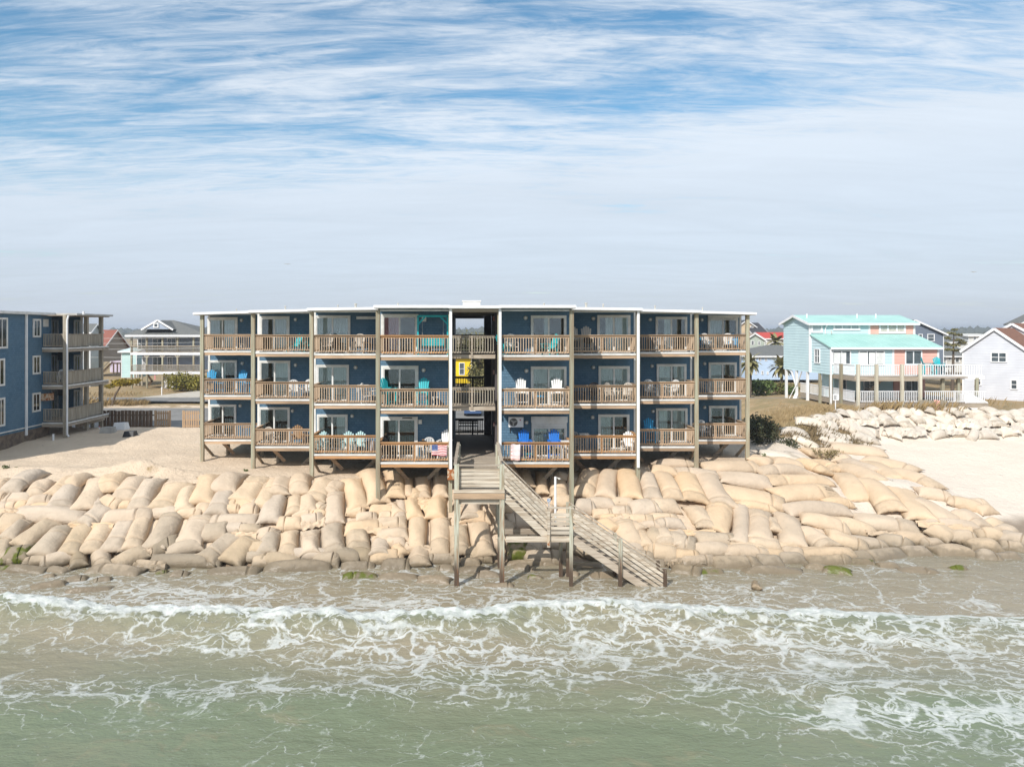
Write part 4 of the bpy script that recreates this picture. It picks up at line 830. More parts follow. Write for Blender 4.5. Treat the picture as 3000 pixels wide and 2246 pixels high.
def adirondack(ui, fl, px, paint, rot=0, back=.75, tall=0, extra='', round_top=True):
    nm = 'bar_chair' if tall else 'adirondack_chair'
    t = thing(nm, f"{extra}{paint} {'tall ' if tall else ''}slatted chair {where(ui, fl)}", 'chair', spot(ui, fl, px, back), R(rot), f'{paint} slatted chairs on the balconies')
    m = PM[paint]; h = .32+(.42 if tall else 0); kx = 'ad%d' % tall
    part(t, kx+'seat', 'seat', lambda: MB().poly([(-.27, -.30, h+.06), (.27, -.30, h+.06), (.24, .26, h-.04), (-.24, .26, h-.04)], .03), m)
    for i in range(5):                                            # back slats fan out and lean
        x = (i-2)*.105; top = .78-.05*abs(i-2)**1.5
        part(t, kx+'slat%d' % i, 'back_slat', lambda: MB().beam((x*.85, .20, h-.02), (x*1.15, .20+.22, h+top), .09, .025, (0, 1, .3)), m)
    for s_ in (-1, 1):
        part(t, kx+'arm%d' % s_, 'arm', lambda: MB().box(s_*.24, s_*.37, -.34, .30, h+.24, h+.265), m)
        part(t, kx+'leg%d' % s_, 'leg', lambda: MB().box(s_*.27, s_*.32, -.33, -.25, 0, h+.24), m)
        part(t, kx+'rleg%d' % s_, 'leg', lambda: MB().box(s_*.27, s_*.32, .20, .28, 0, h+.24), m)
    if tall: part(t, kx+'rest', 'foot_rest', lambda: MB().box(-.27, .27, -.33, -.27, .28, .33), m)
    return t
def plastic_chair(ui, fl, px, paint='beige', rot=0, back=.7, extra=''):
    t = thing('plastic_chair', f'{extra}{paint} moulded plastic chair {where(ui, fl)}', 'chair', spot(ui, fl, px, back), R(rot), f'{paint} plastic chairs on the balconies'); m = PM[paint]
    part(t, 'pcseat', 'seat', lambda: MB().poly([(-.25, -.25, .43), (.25, -.25, .43), (.22, .24, .40), (-.22, .24, .40)], .03), m)
    def back_():
        mb = MB(); n = 9; vs = []
        for i in range(n):
            a = math.pi*i/(n-1); vs.append((.27*math.cos(a), .34, .86+.22*math.sin(a)))
        for i in range(n-1): mb.beam(vs[i], vs[i+1], .04, .05)
        for i in range(5):
            x = (i-2)*.1; mb.beam((x*.8, .24, .42), (x, .34, .88+.19*math.cos(x*4)), .055, .02, (0, 1, 0))
        for s_ in (-1, 1): mb.beam((s_*.22, .24, .42), (s_*.27, .34, .88), .05, .04)
        return mb
    part(t, 'pcback', 'backrest', back_, m)
    for s_ in (-1, 1):
        part(t, 'pcarm%d' % s_, 'arm', lambda: MB().beam((s_*.27, .32, .66), (s_*.28, -.24, .64), .06, .03).beam((s_*.28, -.24, .65), (s_*.28, -.26, .02), .045, .045), m)
        part(t, 'pcleg%d' % s_, 'leg', lambda: MB().beam((s_*.22, .22, .41), (s_*.26, .30, 0), .045, .045), m)
    return t
def table(ui, fl, px, paint='white', w=.45, h=.5, back=.8, extra='small ', name='side_table'):
    t = thing(name, f'{extra}{paint} table {where(ui, fl)}', 'table', spot(ui, fl, px, back), 0, 'balcony tables'); m = PM[paint]; kx = f'tb{w}{h}'
    part(t, kx+'top', 'table_top', lambda: MB().box(-w/2, w/2, -w/2, w/2, h-.035, h), m)
    for i, (a, b) in enumerate(((-1, -1), (1, -1), (1, 1), (-1, 1))):
        part(t, kx+'leg%d' % i, 'leg', lambda: MB().box(a*(w/2-.05)-.02, a*(w/2-.05)+.02, b*(w/2-.05)-.02, b*(w/2-.05)+.02, 0, h-.035), m)
    return t
def stool(ui, fl, px, paint, back=.7):
    t = thing('stool', f'{paint} bar stool {where(ui, fl)}', 'stool', spot(ui, fl, px, back), 0); m = PM[paint]
    part(t, 'stseat', 'seat', lambda: MB().box(-.18, .18, -.18, .18, .70, .74), m)
    for i, (a, b) in enumerate(((-1, -1), (1, -1), (1, 1), (-1, 1))): part(t, 'stleg%d' % i, 'leg', lambda: MB().beam((a*.14, b*.14, .70), (a*.2, b*.2, 0), .035, .035), m)
    part(t, 'strest', 'foot_rest', lambda: MB().box(-.18, .18, -.19, -.16, .3, .33), m)
def grill(ui, fl, px, back=1.2):
    t = thing('grill', f'black kettle grill {where(ui, fl)}', 'grill', spot(ui, fl, px, back), 0); m = PM['black']
    def bowl():
        mb = MB()
        for a, b, r0, r1 in ((.55, .68, .14, .27), (.68, .78, .27, .28), (.78, .92, .28, .15), (.92, .95, .15, .03)): mb.tube((0, 0, a), (0, 0, b), r0, r1, 14, caps=False)
        return mb
    part(t, 'gbowl', 'bowl', bowl, m)
    for i in range(3):
        an = i*2.09; part(t, 'gleg%d' % i, 'leg', lambda: MB().tube((.1*math.cos(an), .1*math.sin(an), .6), (.28*math.cos(an), .28*math.sin(an), 0), .015, n=6), m)
    part(t, 'glid', 'lid_handle', lambda: MB().box(-.06, .06, -.015, .015, .95, 1.0), PM['wooden'])

adirondack(0, 1, 617, 'sky blue', 10, .9, 1, 'round topped '); adirondack(0, 1, 704, 'sky blue', -8, .9, 1, 'round topped '); stool(0, 1, 648, 'sky blue'); table(0, 1, 727, 'sky blue', .4, .75, .6, 'tall ')
table(0, 2, 710, 'white', .35, .45); table(0, 0, 722, 'wooden', .5, .72, .7, 'square ')
adirondack(1, 2, 862, 'turquoise', -35, .8); table(1, 2, 886, 'teal', .42, .45, .8); adirondack(1, 2, 900, 'teal', 30, 1.1)
plastic_chair(1, 1, 859, 'white', 12, .55); plastic_chair(1, 1, 897, 'white', -20, .8); table(1, 1, 880, 'white', .5, .55, 1.2)
plastic_chair(1, 0, 798, 'beige', 160, .75); adirondack(1, 0, 872, 'wooden', 15, .9); table(1, 0, 898, 'wooden', .5, .55, .8)
plastic_chair(2, 2, 959, 'beige', 5, .6, 'first '.replace('first ', '')); plastic_chair(2, 2, 1051, 'beige', -4, .6); table(2, 2, 1074, 'wooden', .42, .6, .7); table(2, 2, 1094, 'black', .4, .5, .7); adirondack(2, 2, 985, 'black', 20, 1.2)
table(2, 1, 1062, 'white', .62, .98, .8, 'tall bar height '); plastic_chair(2, 1, 1078, 'white', 80, .6); plastic_chair(2, 1, 1098, 'beige', -70, .7)
for px in (942, 1018, 1050): adirondack(2, 0, px, 'pale aqua', (px % 3-1)*8, .75)
table(2, 0, 1034, 'white', .4, .45, .6)
adirondack(3, 1, 1137, 'turquoise', 48, .85, 1); adirondack(3, 1, 1238, 'turquoise', -6, .85, 1); table(3, 1, 1275, 'white', .3, .5, 1.3)
adirondack(3, 0, 1303, 'white', -14, .8, 1); table(3, 0, 1225, 'white', .6, .72, .9, 'square '); grill(3, 0, 1240); plastic_chair(3, 0, 1262, 'white', 20, 1.0); adirondack(3, 0, 1135, 'black', 40, 1.1)
adirondack(4, 2, 1480, 'turquoise', 60, .8); adirondack(4, 2, 1612, 'turquoise', -55, .7); plastic_chair(4, 2, 1500, 'white', 10, 1.2)
adirondack(4, 1, 1528, 'white', 4, .7, 1, 'square backed '); adirondack(4, 1, 1632, 'white', -4, .7, 1, 'square backed '); table(4, 1, 1497, 'white', .5, 1.0, .8, 'tall '); table(4, 1, 1580, 'sky blue', .4, .6, .8)
adirondack(4, 0, 1537, 'bright blue', 4, .85, 1); adirondack(4, 0, 1624, 'bright blue', -3, .85, 1); stool(4, 0, 1631, 'beige', .35); table(4, 0, 1655, 'white', .42, 1.04, .4, 'tall '); table(4, 0, 1548, 'teal', .4, .4, .4)
adirondack(5, 2, 1686, 'beige', 14, .8, 1); adirondack(5, 2, 1718, 'beige', -6, .8, 1); grill(5, 2, 1722, .35)
plastic_chair(5, 1, 1746, 'dark brown', 10, .7); plastic_chair(5, 1, 1792, 'beige', 40, .8); plastic_chair(5, 1, 1832, 'beige', -40, .7); table(5, 1, 1700, 'black', .6, .6, 1.0)
table(5, 0, 1711, 'white', .5, 1.0, .9, 'tall '); plastic_chair(5, 0, 1690, 'grey', 20, .7); adirondack(5, 0, 1838, 'white', -20, .75)
table(6, 2, 1886, 'dark brown', .55, .95, 1.0, 'tall '); stool(6, 2, 1905, 'dark brown'); plastic_chair(6, 2, 1935, 'grey', -30, .8)
plastic_chair(6, 1, 1905, 'white', 8, .7); plastic_chair(6, 1, 1968, 'white', -60, .7); table(6, 1, 1938, 'white', .5, .75, .8, 'square ')
adirondack(6, 0, 1903, 'sky blue', -4, .8, 1); table(6, 0, 1882, 'sky blue', .45, .8, .8, 'tall ')
adirondack(7, 2, 2060, 'sky blue', 12, .9); adirondack(7, 2, 2148, 'sky blue', -20, .9); plastic_chair(7, 2, 2074, 'white', 20, .5); plastic_chair(7, 2, 2132, 'white', -20, .5)
plastic_chair(7, 0, 2062, 'white', 15, .8); table(7, 0, 2092, 'black', .6, .95, 1.0, 'tall '); plastic_chair(7, 1, 2058, 'grey', 20, .9)
# porch swing in its frame
sw = thing('porch_swing', 'turquoise porch swing bench hanging in its frame on a top balcony', 'swing', (PX(1268, 37.3), 37.3, ZF[2]+.003))
m = PM['turquoise']
for s_ in (-1, 1):
    MB().box(s_*.78-.045, s_*.78+.045, -.05, .05, 0, 2.02).v; p_ = MB().box(sw.location.x+s_*.78-.045, sw.location.x+s_*.78+.045, 37.25, 37.35, ZF[2]+.003, ZF[2]+2.02).build('frame_post', m, sw)
    MB().beam((sw.location.x+s_*.76, 37.3, ZF[2]+1.62), (sw.location.x+s_*.42, 37.3, ZF[2]+1.98), .06, .08).build('brace', m, sw)
    MB().tube((sw.location.x+s_*.55, 37.3, ZF[2]+.55), (sw.location.x+s_*.55, 37.3, ZF[2]+1.98), .008, n=5).build('chain', grey_plastic, sw)
MB().box(sw.location.x-.82, sw.location.x+.82, 37.25, 37.35, ZF[2]+1.98, ZF[2]+2.08).build('frame_beam', m, sw)
for i in range(4): MB().box(sw.location.x-.58, sw.location.x+.58, 37.42+i*.02, 37.44+i*.02, ZF[2]+.48+i*.1, ZF[2]+.565+i*.1).build('back_slat', m, sw)
for i in range(4): MB().box(sw.location.x-.58, sw.location.x+.58, 37.0+i*.1, 37.085+i*.1, ZF[2]+.42, ZF[2]+.445).build('seat_slat', m, sw)
# cloths over the rails
def cloth(name, label, cat, x0, x1, z0, z1, y, mats, mi_fn, lean=.03, skew=0, nx=18, nz=26):
    vs, fs, mi = [], [], []
    for j in range(nz+1):
        for i in range(nx+1):
            u, v = i/nx, j/nz
            vs.append((x0+(x1-x0)*u+skew*(1-v), y-lean*(1-v)-.018*math.sin(u*9+v*2), z0+(z1-z0)*v+.015*math.sin(u*7)-.02*u*(1-v)))
    for j in range(nz):
        for i in range(nx): fs.append((j*(nx+1)+i, j*(nx+1)+i+1, (j+1)*(nx+1)+i+1, (j+1)*(nx+1)+i)); mi.append(mi_fn(i/nx, j/nz))
    mb = MB(); mb.v = vs+[(x, yy+.006, z) for x, yy, z in vs]; k_ = len(vs); mb.f = fs+[tuple(k_+q for q in f[::-1]) for f in fs]; mb.mi = mi+mi
    return tag(mb.build(name, mats, None, True), label, cat)
fl_r, fl_w, fl_b = mat('flag_red', (.50, .035, .05), (.42, .03, .04), 5), mat('flag_white', (.75, .74, .72), (.68, .67, .65), 5), mat('flag_blue', (.03, .07, .22), (.04, .09, .26), 5)
yy = YF[0]-.11
def flag_mi(u, v):
    r_ = int(v*13); c_ = u < .40 and v >= 6/13-.001
    if c_:
        i, j = int(u*60+.01), int(v*52)
        return 1 if (i % 4 == 1 and j % 4 == 1) else 2
    return 0 if r_ % 2 == 0 else 1
cloth('american_flag', 'american flag with red and white stripes hung on balcony rail beside the breezeway', 'flag', PX(1265, 36.3), PX(1309, 36.3), PZ(1333, 36.3), PZ(1303, 36.3), yy, [fl_r, fl_w, fl_b], flag_mi, .02, 0, 60, 52)
tw = mat('towel_white', (.78, .75, .74), (.70, .60, .58), 3); twp = mat('towel_pink', (.75, .42, .38), (.7, .5, .45), 3)
cloth('beach_towel', 'white and pink beach towel hung over lowest balcony rail, aqua house side', 'towel', PX(1497, 36.3), PX(1524, 36.3), PZ(1346, 36.3), PZ(1301, 36.3), yy, [tw, twp], lambda u, v: 1 if (u < .15 or v < .25) and (int(v*9) % 2 == 0) else 0, .05, -.02)
st_b = mat('towel_dark', (.03, .04, .07), (.02, .03, .05), 5)
cloth('striped_towel', 'dark and white striped towel hung on lowest balcony rail second from breezeway', 'towel', PX(1083, 38.7), PX(1099, 38.7), PZ(1322, 38.7), PZ(1293, 38.7), YF[1]+.09, [tw, st_b], lambda u, v: int(u*7) % 2)
# heat pump on the wall, small fittings
yw0 = YF[0]+DEP
ac = thing('heat_pump', 'white wall hung heat pump unit with round fan on lowest balcony beside the breezeway', 'air conditioner', (PX(1511, yw0), yw0-.3, PZ(1248, yw0)))
xa, xb, za, zb = PX(1489, yw0), PX(1532, yw0), PZ(1248, yw0), PZ(1219, yw0)
MB().box(xa, xb, yw0-.42, yw0-.12, za, zb).build('casing', whitep, ac)
cx_, cz_ = xa+.33*(xb-xa), (za+zb)/2
MB().tube((cx_, yw0-.435, cz_), (cx_, yw0-.421, cz_), .215, n=20).build('fan_guard', mat('fan_dark', (.16, .16, .15), (.10, .10, .10), 8), ac)
for i in range(3):
    an = i*2.094+.4; MB().beam((cx_, yw0-.445, cz_), (cx_+.19*math.cos(an), yw0-.445, cz_+.19*math.sin(an)), .07, .012, (0, 1, 0)).build('fan_blade', mat('blade%d' % i, (.45, .45, .42), None, 4), ac)
MB().tube((cx_, yw0-.45, cz_), (cx_, yw0-.44, cz_), .06, n=12).build('fan_hub', grey_plastic, ac)
MB().tube((xb-.17, yw0-.43, zb-.15), (xb-.17, yw0-.421, zb-.15), .035, n=12).build('maker_badge', mat('badge', (.45, .05, .12), None, 3), ac)
for x in (xa+.1, xb-.1): MB().box(x-.02, x+.02, yw0-.42, yw0-.012, za-.05, za-.002).box(x-.02, x+.02, yw0-.05, yw0-.012, za-.35, za-.05).build('bracket', black_m, ac)
wu = MB().box(PX(1046, 40.6), PX(1104, 40.6), 40.35, 40.5, PZ(935, 40.5), PZ(927, 40.5)); wu = wu.build('awning_roller', white, B)
MB().box(PX(1236, yw0), PX(1249, yw0), yw0-.12, yw0-.012, PZ(942, yw0), PZ(926, yw0)).build('vent_cover', white, B)
MB().box(PX(1226, yw0), PX(1236, yw0), yw0-.08, yw0-.012, PZ(1241, yw0), PZ(1229, yw0)).build('vent_cover', white, B)
MB().box(PX(1179, yw0), PX(1208, yw0), yw0-.11, yw0-.101, PZ(1225, yw0), PZ(1222, yw0)).build('door_vent', black_m, B)

# ------------------------------------------------------------------ twin block towards the road
T = thing('twin_apartment_block', 'neighbouring blue shingled apartment block with end wall, corner balconies and white downpipes', 'building', (-34, 50, 3))
xw = -31.7; ya, ye = 40.0, 53.0
mb = MB().box(-52, xw-.02, ya, ye-.03, Z1-.30, ROOF-.05).box(-52, -33.9, ye-.03, 58, Z1-.30, ROOF-.05); mb.build('body', MATS['blue'], T)
MB().siding((xw, ya), (xw, ye), Z1-.05, ROOF-.05, .1435).build('end_wall', MATS['blue'], T)
MB().box(xw, xw+.05, ya, ye, Z1-.13, Z1-.05).build('base_trim', white, T)
MB().box(-52, xw+.02, ya+.1, ye-.1, 1.8, Z1-.3).build('foundation', mat('weathered_block', (.20, .15, .11), (.11, .085, .065), 2.5), T)
MB().box(-52, xw+.32, ya-.3, ye+.1, ROOF-.06, ROOF+.12).build('roof', white, T)
MB().box(-52, -29.75, ye+.1, 58.4, ROOF-.05, ROOF+.09).build('roof', mat('grey_roof_edge', (.5, .49, .46), None, 2), T)
MB().box(xw+.0, xw+.06, ye-.06, ye+.06, Z1-.1, ROOF-.05).build('corner_board', MATS['blue'], T)
def twin_y(px): return F*(-xw)/(CX-px)
for px0, px1, t_, b_ in ((-12, 20.5, 930, 1021), (-16, 12, 1050, 1131), (-10, 12.5, 1165, 1249), (95, 118, 934, 988), (94, 117, 1041, 1096), (93, 117, 1150, 1206)):
    a, b = twin_y(px0), twin_y(px1); zt, zb_ = PZ(t_, (a+b)/2), PZ(b_, (a+b)/2); fr = MB()
    x0, x1 = xw+.012, xw+.075
    fr.box(x0, x1, a, a+.13, zb_, zt).box(x0, x1, b-.13, b, zb_, zt).box(x0, x1, a+.13, b-.13, zt-.13, zt).box(x0, x1, a+.13, b-.13, zb_, zb_+.13).box(x0, x1-.02, (a+b)/2-.03, (a+b)/2+.03, zb_+.13, zt-.13)
    w_ = fr.build('window', white, T)
    MB().box(x0+.008, x0+.012, a+.13, b-.13, zb_+.13, zt-.13).build('dark_window_backing', dark_in, w_); MB().box(x0+.03, x0+.034, a+.13, b-.13, zb_+.13, zt-.13).build('pane', glass, w_)  # dark sheet behind the pane, room shade painted into its colour
for px0, px1, t_, b_ in ((125, 140, 935, 957),):
    a, b = twin_y(px0), twin_y(px1); MB().box(xw+.012, xw+.06, a, b, PZ(b_, (a+b)/2), PZ(t_, (a+b)/2)).build('vent_panel', white, T)
a, b = twin_y(119), twin_y(136); MB().box(xw+.012, xw+.55, a, b, PZ(1172, 52.2), PZ(1152, 52.2)).build('window_air_conditioner', rusty, T)
for px in (74, 0):
    y = twin_y(px); 
    if px: MB().box(xw+.02, xw+.14, y-.07, y+.07, PZ(1275, y), ROOF-.05).build('downspout', whitep, T)
# corner balconies
xr = -29.95; yb0, yb1 = 52.0, 58.0; ywk = 55.9
MB().box(-33.9, -30.95, ywk, ywk+.2, Z1-.3, ROOF-.06).build('corner_unit', MATS['blue'], T)
MB().box(-31.03, -30.90, ywk-.05, ywk+.05, Z1-.2, ROOF-.1).build('corner_board', white, T)
for (x, y) in ((xr-.02, yb0), (PX(253, 55.4), 55.4), (PX(296, 57.7), 57.7)): MB().box(x-.13, x+.13, y-.13, y+.13, 2.3, ROOF-.05).build('post', grey_wood_v, T)
MB().path([(xr+.22, yb0-.05, ROOF-.1), (xr+.16, yb0-.12, ROOF-.45), (xr+.16, yb0-.12, 3.2), (xr+.30, yb0-.12, 3.05)], .065).build('downspout', whitep, T)
pk2 = MB().box(-.022, .022, -.02, .02, 0, .85).mesh('grey_picket', grey_wood_v)
for fl, z in enumerate(ZF):
    sg = MB().siding((-33.9, ywk), (-31.0, ywk), z, z+2.5, .1435).build('wall', MATS['blue'], T)
    dk = MB().box(-33.9, xr, yb0+.05, yb1, z-.12, z-.02).build('deck', deck_m, T)
    MB().box(-33.9, xr, yb0-.02, yb0+.045, z-.08, z+.02).box(xr+.0, xr+.06, yb0-.02, yb1, z-.08, z+.02).build('deck_edge', white, dk)
    MB().box(-33.9, xr-.02, yb0+.0, yb0+.06, z-.30, z-.09).box(xr-.06, xr+.04, yb0+.06, yb1, z-.30, z-.125).build('rim_beam', grey_wood, dk)
    ra = MB().box(-31.6, xr-.15, yb0-.05, yb0+.07, z+.98, z+1.02).box(-31.6, xr-.15, yb0-.0, yb0+.04, z+.10, z+.18).build('railing', grey_wood, T)
    for j in range(13): put('picket', pk2, ra, Vector((-31.55+j*.115, yb0-.021, z+.13))-Vector(T.location))
    for y_a, y_b in ((yb0+.14, 55.25), (55.55, 57.55)):
        x_ = xr-.12 if y_a < 55 else xr-.3
        rp = MB().box(x_-.07, x_+.07, y_a, y_b, z+.98, z+1.02).build('panel_railing', grey_wood, T)
        for j in range(int((y_b-y_a)/.19)): MB().box(x_-.03, x_+.03, y_a+j*.19, y_a+j*.19+.178, z+.06, z+.975).build('panel_board', grey_wood_v, rp)
    for px0, px1 in ((151, 172), (218, 238)):
        sliding_door(PX(px0, ywk), PX(px1, ywk), z+.02, z+2.1, ywk, T, [(.05, .4, yellow_c), (.55, .95, yellow_c if fl == 1 else curtain_m)], '', .07)
    if fl < 2: MB().box(-32.65, -31.9, ywk-.35, ywk-.02, z+1.7, z+2.3).build('air_conditioner', dark_in, T)
MB().box(-33.9, xr, yb0-.1, yb1+.2, ROOF-.12, ROOF-.06).build('balcony_ceiling', grey_wood, T)
for i in range(3):
    x = -32.5+i*.9; MB().tube((x, 57.0, 2.3), (x, 57.0, Z1-.2), .15, n=8).build('pile', grey_wood_v, T)
MB().tube((PX(165, 50), 53.5, ROOF), (PX(165, 50), 53.5, PZ(912, 53.5)), .09, n=8).build('vent_pipe', whitep, T)
MB().beam((-31.2, 55.5, 3.3), (-29.9, 57.3, 3.75), .08, .3).build('brace', grey_wood, T)
for fl, px in ((1, 182), (1, 197)):
    t = thing('plastic_chair', 'white plastic chair on middle corner balcony of the twin block', 'chair', (PX(px, 53.2), 53.2, ZF[fl]), .4 if px < 190 else -.3, 'white chairs of the twin block')
    src = [o for o in bpy.data.objects if o.name.startswith('plastic_chair') and o.parent is None and 'white' in o['label']][0]
    for ch in src.children: c = ch.copy(); col.objects.link(c); c.parent = t
# ------------------------------------------------------------------ houses
aqua = mat('aqua_siding', (.54, .69, .71), (.50, .645, .67), .8, rough=.6, coord='World')
pinks = mat('coral_siding', (.80, .45, .37), (.74, .41, .34), .8, rough=.6, coord='World')
mint = mat('mint_metal_roof', (.37, .585, .53), (.32, .53, .48), .7, rough=.45, coord='World')
whites = mat('white_siding', (.60, .61, .645), (.55, .56, .60), .8, rough=.6, coord='World')
brown_r = mat('brown_shingle', (.26, .13, .085), (.19, .10, .07), 5, rough=.9, coord='World')
grey_r = mat('grey_shingle', (.175, .175, .165), (.125, .13, .125), 5, rough=.9, coord='World')
def sid(name, c): return mat(name, c, tuple(x*.92 for x in c), .8, rough=.65, coord='World')
def window(parent, face, a, b, z0, z1, at, cols=1, fr=.09, rows=2, off=.03):
    """window on an axis-aligned wall: face 'F' looks to -Y at y=at, 'L' looks to -X at x=at"""
    def bx(mb, u0, u1, w0, w1, d0, d1):
        return mb.box(u0, u1, at-d1, at-d0, w0, w1) if face == 'F' else mb.box(at-d1, at-d0, u0, u1, w0, w1)
    m_ = MB(); o = off
    bx(m_, a, a+fr, z0, z1, o, o+.07); bx(m_, b-fr, b, z0, z1, o, o+.07); bx(m_, a+fr, b-fr, z1-fr, z1, o, o+.07); bx(m_, a+fr, b-fr, z0, z0+fr, o, o+.07)
    for i in range(1, cols): x = a+(b-a)*i/cols; bx(m_, x-fr*.4, x+fr*.4, z0+fr, z1-fr, o, o+.06)
    if rows > 1: z = (z0+z1)/2; bx(m_, a+fr, b-fr, z-.025, z+.025, o, o+.05)
    w_ = m_.build('window', whitep, parent)
    q = MB(); bx(q, a+fr*.5, b-fr*.5, z0+fr*.5, z1-fr*.5, o-.012, o+.012); q.build('pane', shade_pane, w_)
    return w_
def gable_house(name, label, x0, x1, y0, y1, zb, ze, zr, ridge, wall, roof, wins=(), course=.22, over=.35, base=None, chim=None, cat='house'):
    o = thing(name, label, cat, ((x0+x1)/2, y0, base if base is not None else zb))
    xm, ym = (x0+x1)/2, (y0+y1)/2
    rise = zr-ze
    def g0(z): return max(0, min(.499, (z-ze)/rise*.5)) if rise > 0 else 0
    wl_ = MB()
    if ridge == 'y':                                              # gable end faces the sea
        wl_.siding((x0, y0), (x1, y0), zb, zr-.02, course, .02, g0, lambda z: 1-g0(z)); wl_.siding((x0, y1), (x0, y0), zb, ze, course, .02); wl_.siding((x1, y0), (x1, y1), zb, ze, course, .02)
        wl_.box(x0+.02, x1-.02, y0+.03, y1, zb, ze)
    elif ridge == 'x':
        wl_.siding((x0, y0), (x1, y0), zb, ze, course, .02); wl_.siding((x0, y1), (x0, y0), zb, zr-.02, course, .02, g0, lambda z: 1-g0(z)); wl_.siding((x1, y0), (x1, y1), zb, zr-.02, course, .02, g0, lambda z: 1-g0(z))
        wl_.box(x0+.03, x1-.03, y0+.02, y1, zb, ze)
    else:
        for p, q in (((x0, y0), (x1, y0)), ((x0, y1), (x0, y0)), ((x1, y0), (x1, y1))): wl_.siding(p, q, zb, ze, course, .02)
        wl_.box(x0+.03, x1-.03, y0+.02, y1, zb, ze)
    wl_.build('wall', wall, o)
    if base is not None and base < zb-.2:
        nx_ = max(2, int((x1-x0)/3)+1)
        for i in range(nx_):
            for yy in (y0+.2, ym, y1-.2):
                x = x0+.2+(x1-x0-.4)*i/(nx_-1); MB().box(x-.12, x+.12, yy-.12, yy+.12, base-.4, zb).build('stilt', grey_wood_v, o)
    v = over; rm = MB(); th = .14
    k_ = rise/((x1-x0)/2 if ridge == 'y' else (y1-y0)/2) if rise > 0 else 0; zl = ze-k_*v
    if ridge == 'y':
        rm.poly([(x0-v, y0-v, zl), (xm, y0-v, zr), (xm, y1+v, zr), (x0-v, y1+v, zl)][::-1], th, (-k_, 0, 1)); rm.poly([(xm, y0-v, zr), (x1+v, y0-v, zl), (x1+v, y1+v, zl), (xm, y1+v, zr)][::-1], th, (k_, 0, 1))
        r_ = rm.build('roof', roof, o)
        for s_, xe in ((-1, x0-v), (1, x1+v)): MB().beam((xe, y0-v-.03, zl-.1), (xm, y0-v-.03, zr-.1), .05, .22, (0, 1, 0) if False else (0, 0, 1)).build('rake_board', whitep, r_)
    elif ridge == 'x':
        rm.poly([(x0-v, y0-v, zl), (x1+v, y0-v, zl), (x1+v, ym, zr), (x0-v, ym, zr)], th, (0, -k_, 1)); rm.poly([(x0-v, ym, zr), (x1+v, ym, zr), (x1+v, y1+v, zl), (x0-v, y1+v, zl)], th, (0, k_, 1))
        r_ = rm.build('roof', roof, o); MB().box(x0-v, x1+v, y0-v-.06, y0-v-.01, zl-.2, zl+.02).build('fascia', whitep, r_)
        for xe in (x0-v-.03, x1+v+.03):
            MB().beam((xe, y0-v, zl-.1), (xe, ym, zr-.1), .05, .22).beam((xe, ym, zr-.1), (xe, y1+v, zl-.1), .05, .22).build('rake_board', whitep, r_)
    elif ridge == 'hip':
        h = (y1-y0)/2+v; A, Bq, Cq, Dq = (x0-v, y0-v, ze), (x1+v, y0-v, ze), (x1+v, y1+v, ze), (x0-v, y1+v, ze); E, G = (x0-v+h*.9, ym, zr), (x1+v-h*.9, ym, zr)
        if E[0] > G[0]: E = G = (xm, ym, zr)
        if E == G: rm.add([A, Bq, Cq, Dq, E], [(0, 1, 4), (1, 2, 4), (2, 3, 4), (3, 0, 4), (3, 2, 1, 0)])
        else: rm.add([A, Bq, Cq, Dq, E, G], [(0, 1, 5, 4), (1, 2, 5), (2, 3, 4, 5), (3, 0, 4), (3, 2, 1, 0)])
        r_ = rm.build('roof', roof, o); MB().box(x0-v, x1+v, y0-v-.05, y0-v-.0, ze-.24, ze).box(x0-v-.05, x0-v, y0-v-.05, y1+v, ze-.24, ze).build('fascia', whitep, r_)
    for w_ in wins: window(o, w_[0], *w_[1:5], y0 if w_[0] == 'F' else x0, *(w_[5:] if len(w_) > 5 else (1,)))
    for x in (x0, x1): MB().box(x-.05, x+.05, y0-.03, y0+.06, zb, ze).build('corner_board', whitep, o)
    return o
def bg(name, label, D, px0, px1, yb_, ye_, yr, depth, ridge, wall, roof, wins=(), course=.25, base=None, over=.4):
    ws = [('F', PX(a, D), PX(c, D), PZ(d, D), PZ(b, D)) for a, b, c, d in wins]
    return gable_house(name, label, PX(px0, D), PX(px1, D), D, D+depth, PZ(yb_, D), PZ(ye_, D), PZ(yr, D+(depth/2 if ridge != 'y' else 0)), ridge, wall, roof, ws, course, over, base)

# --- aqua and coral duplex
pale_post = mat('silvered_post', (.60, .57, .47), (.48, .43, .33), 1.6, (6, 6, .35), .8, .3, rnd=.2)
A = thing('aqua_coral_duplex', 'aqua and coral sided beach duplex with mint metal roofs, white railings and stilts', 'house', (35, 60, 4.4))
xl, xm_, x2, yl, yu, yk = 30.2, 35.6, 39.6, 60.4, 64.0, 69.4; zb_, ze_, zk = 7.05, 11.55, 12.25
ym = (yu+yk)/2
def gl(z): return max(0, min(.499, (z-ze_)/(zk-ze_)*.5))
MB().siding((xl, yk), (xl, yu), zb_, zk-.02, .25, .032, gl, lambda z: 1-gl(z)).siding((xl, yu), (xm_-.1, yu), 10.3, ze_, .25, .032).build('wall', aqua, A)
MB().siding((xm_, yu), (x2, yu), 10.3, ze_, .25, .032).build('wall', pinks, A)
def hl(z): return 0 if z < 9.5 else (z-9.5)/(10.5-9.5)*.0
MB().siding((xl+.1, yu), (xl+.1, yl), zb_, 9.45, .25, .032).siding((xl+.1, yu), (xl+.1, yl), 9.45, 10.42, .25, .032, None, lambda z: max(.02, 1-(z-9.45)/.97)).siding((xl+.1, yl), (xm_-.05, yl), zb_, 9.4, .25, .032).build('wall', aqua, A)
MB().siding((xm_, yl), (x2-.2, yl), zb_, 9.4, .25, .032).build('wall', pinks, A)
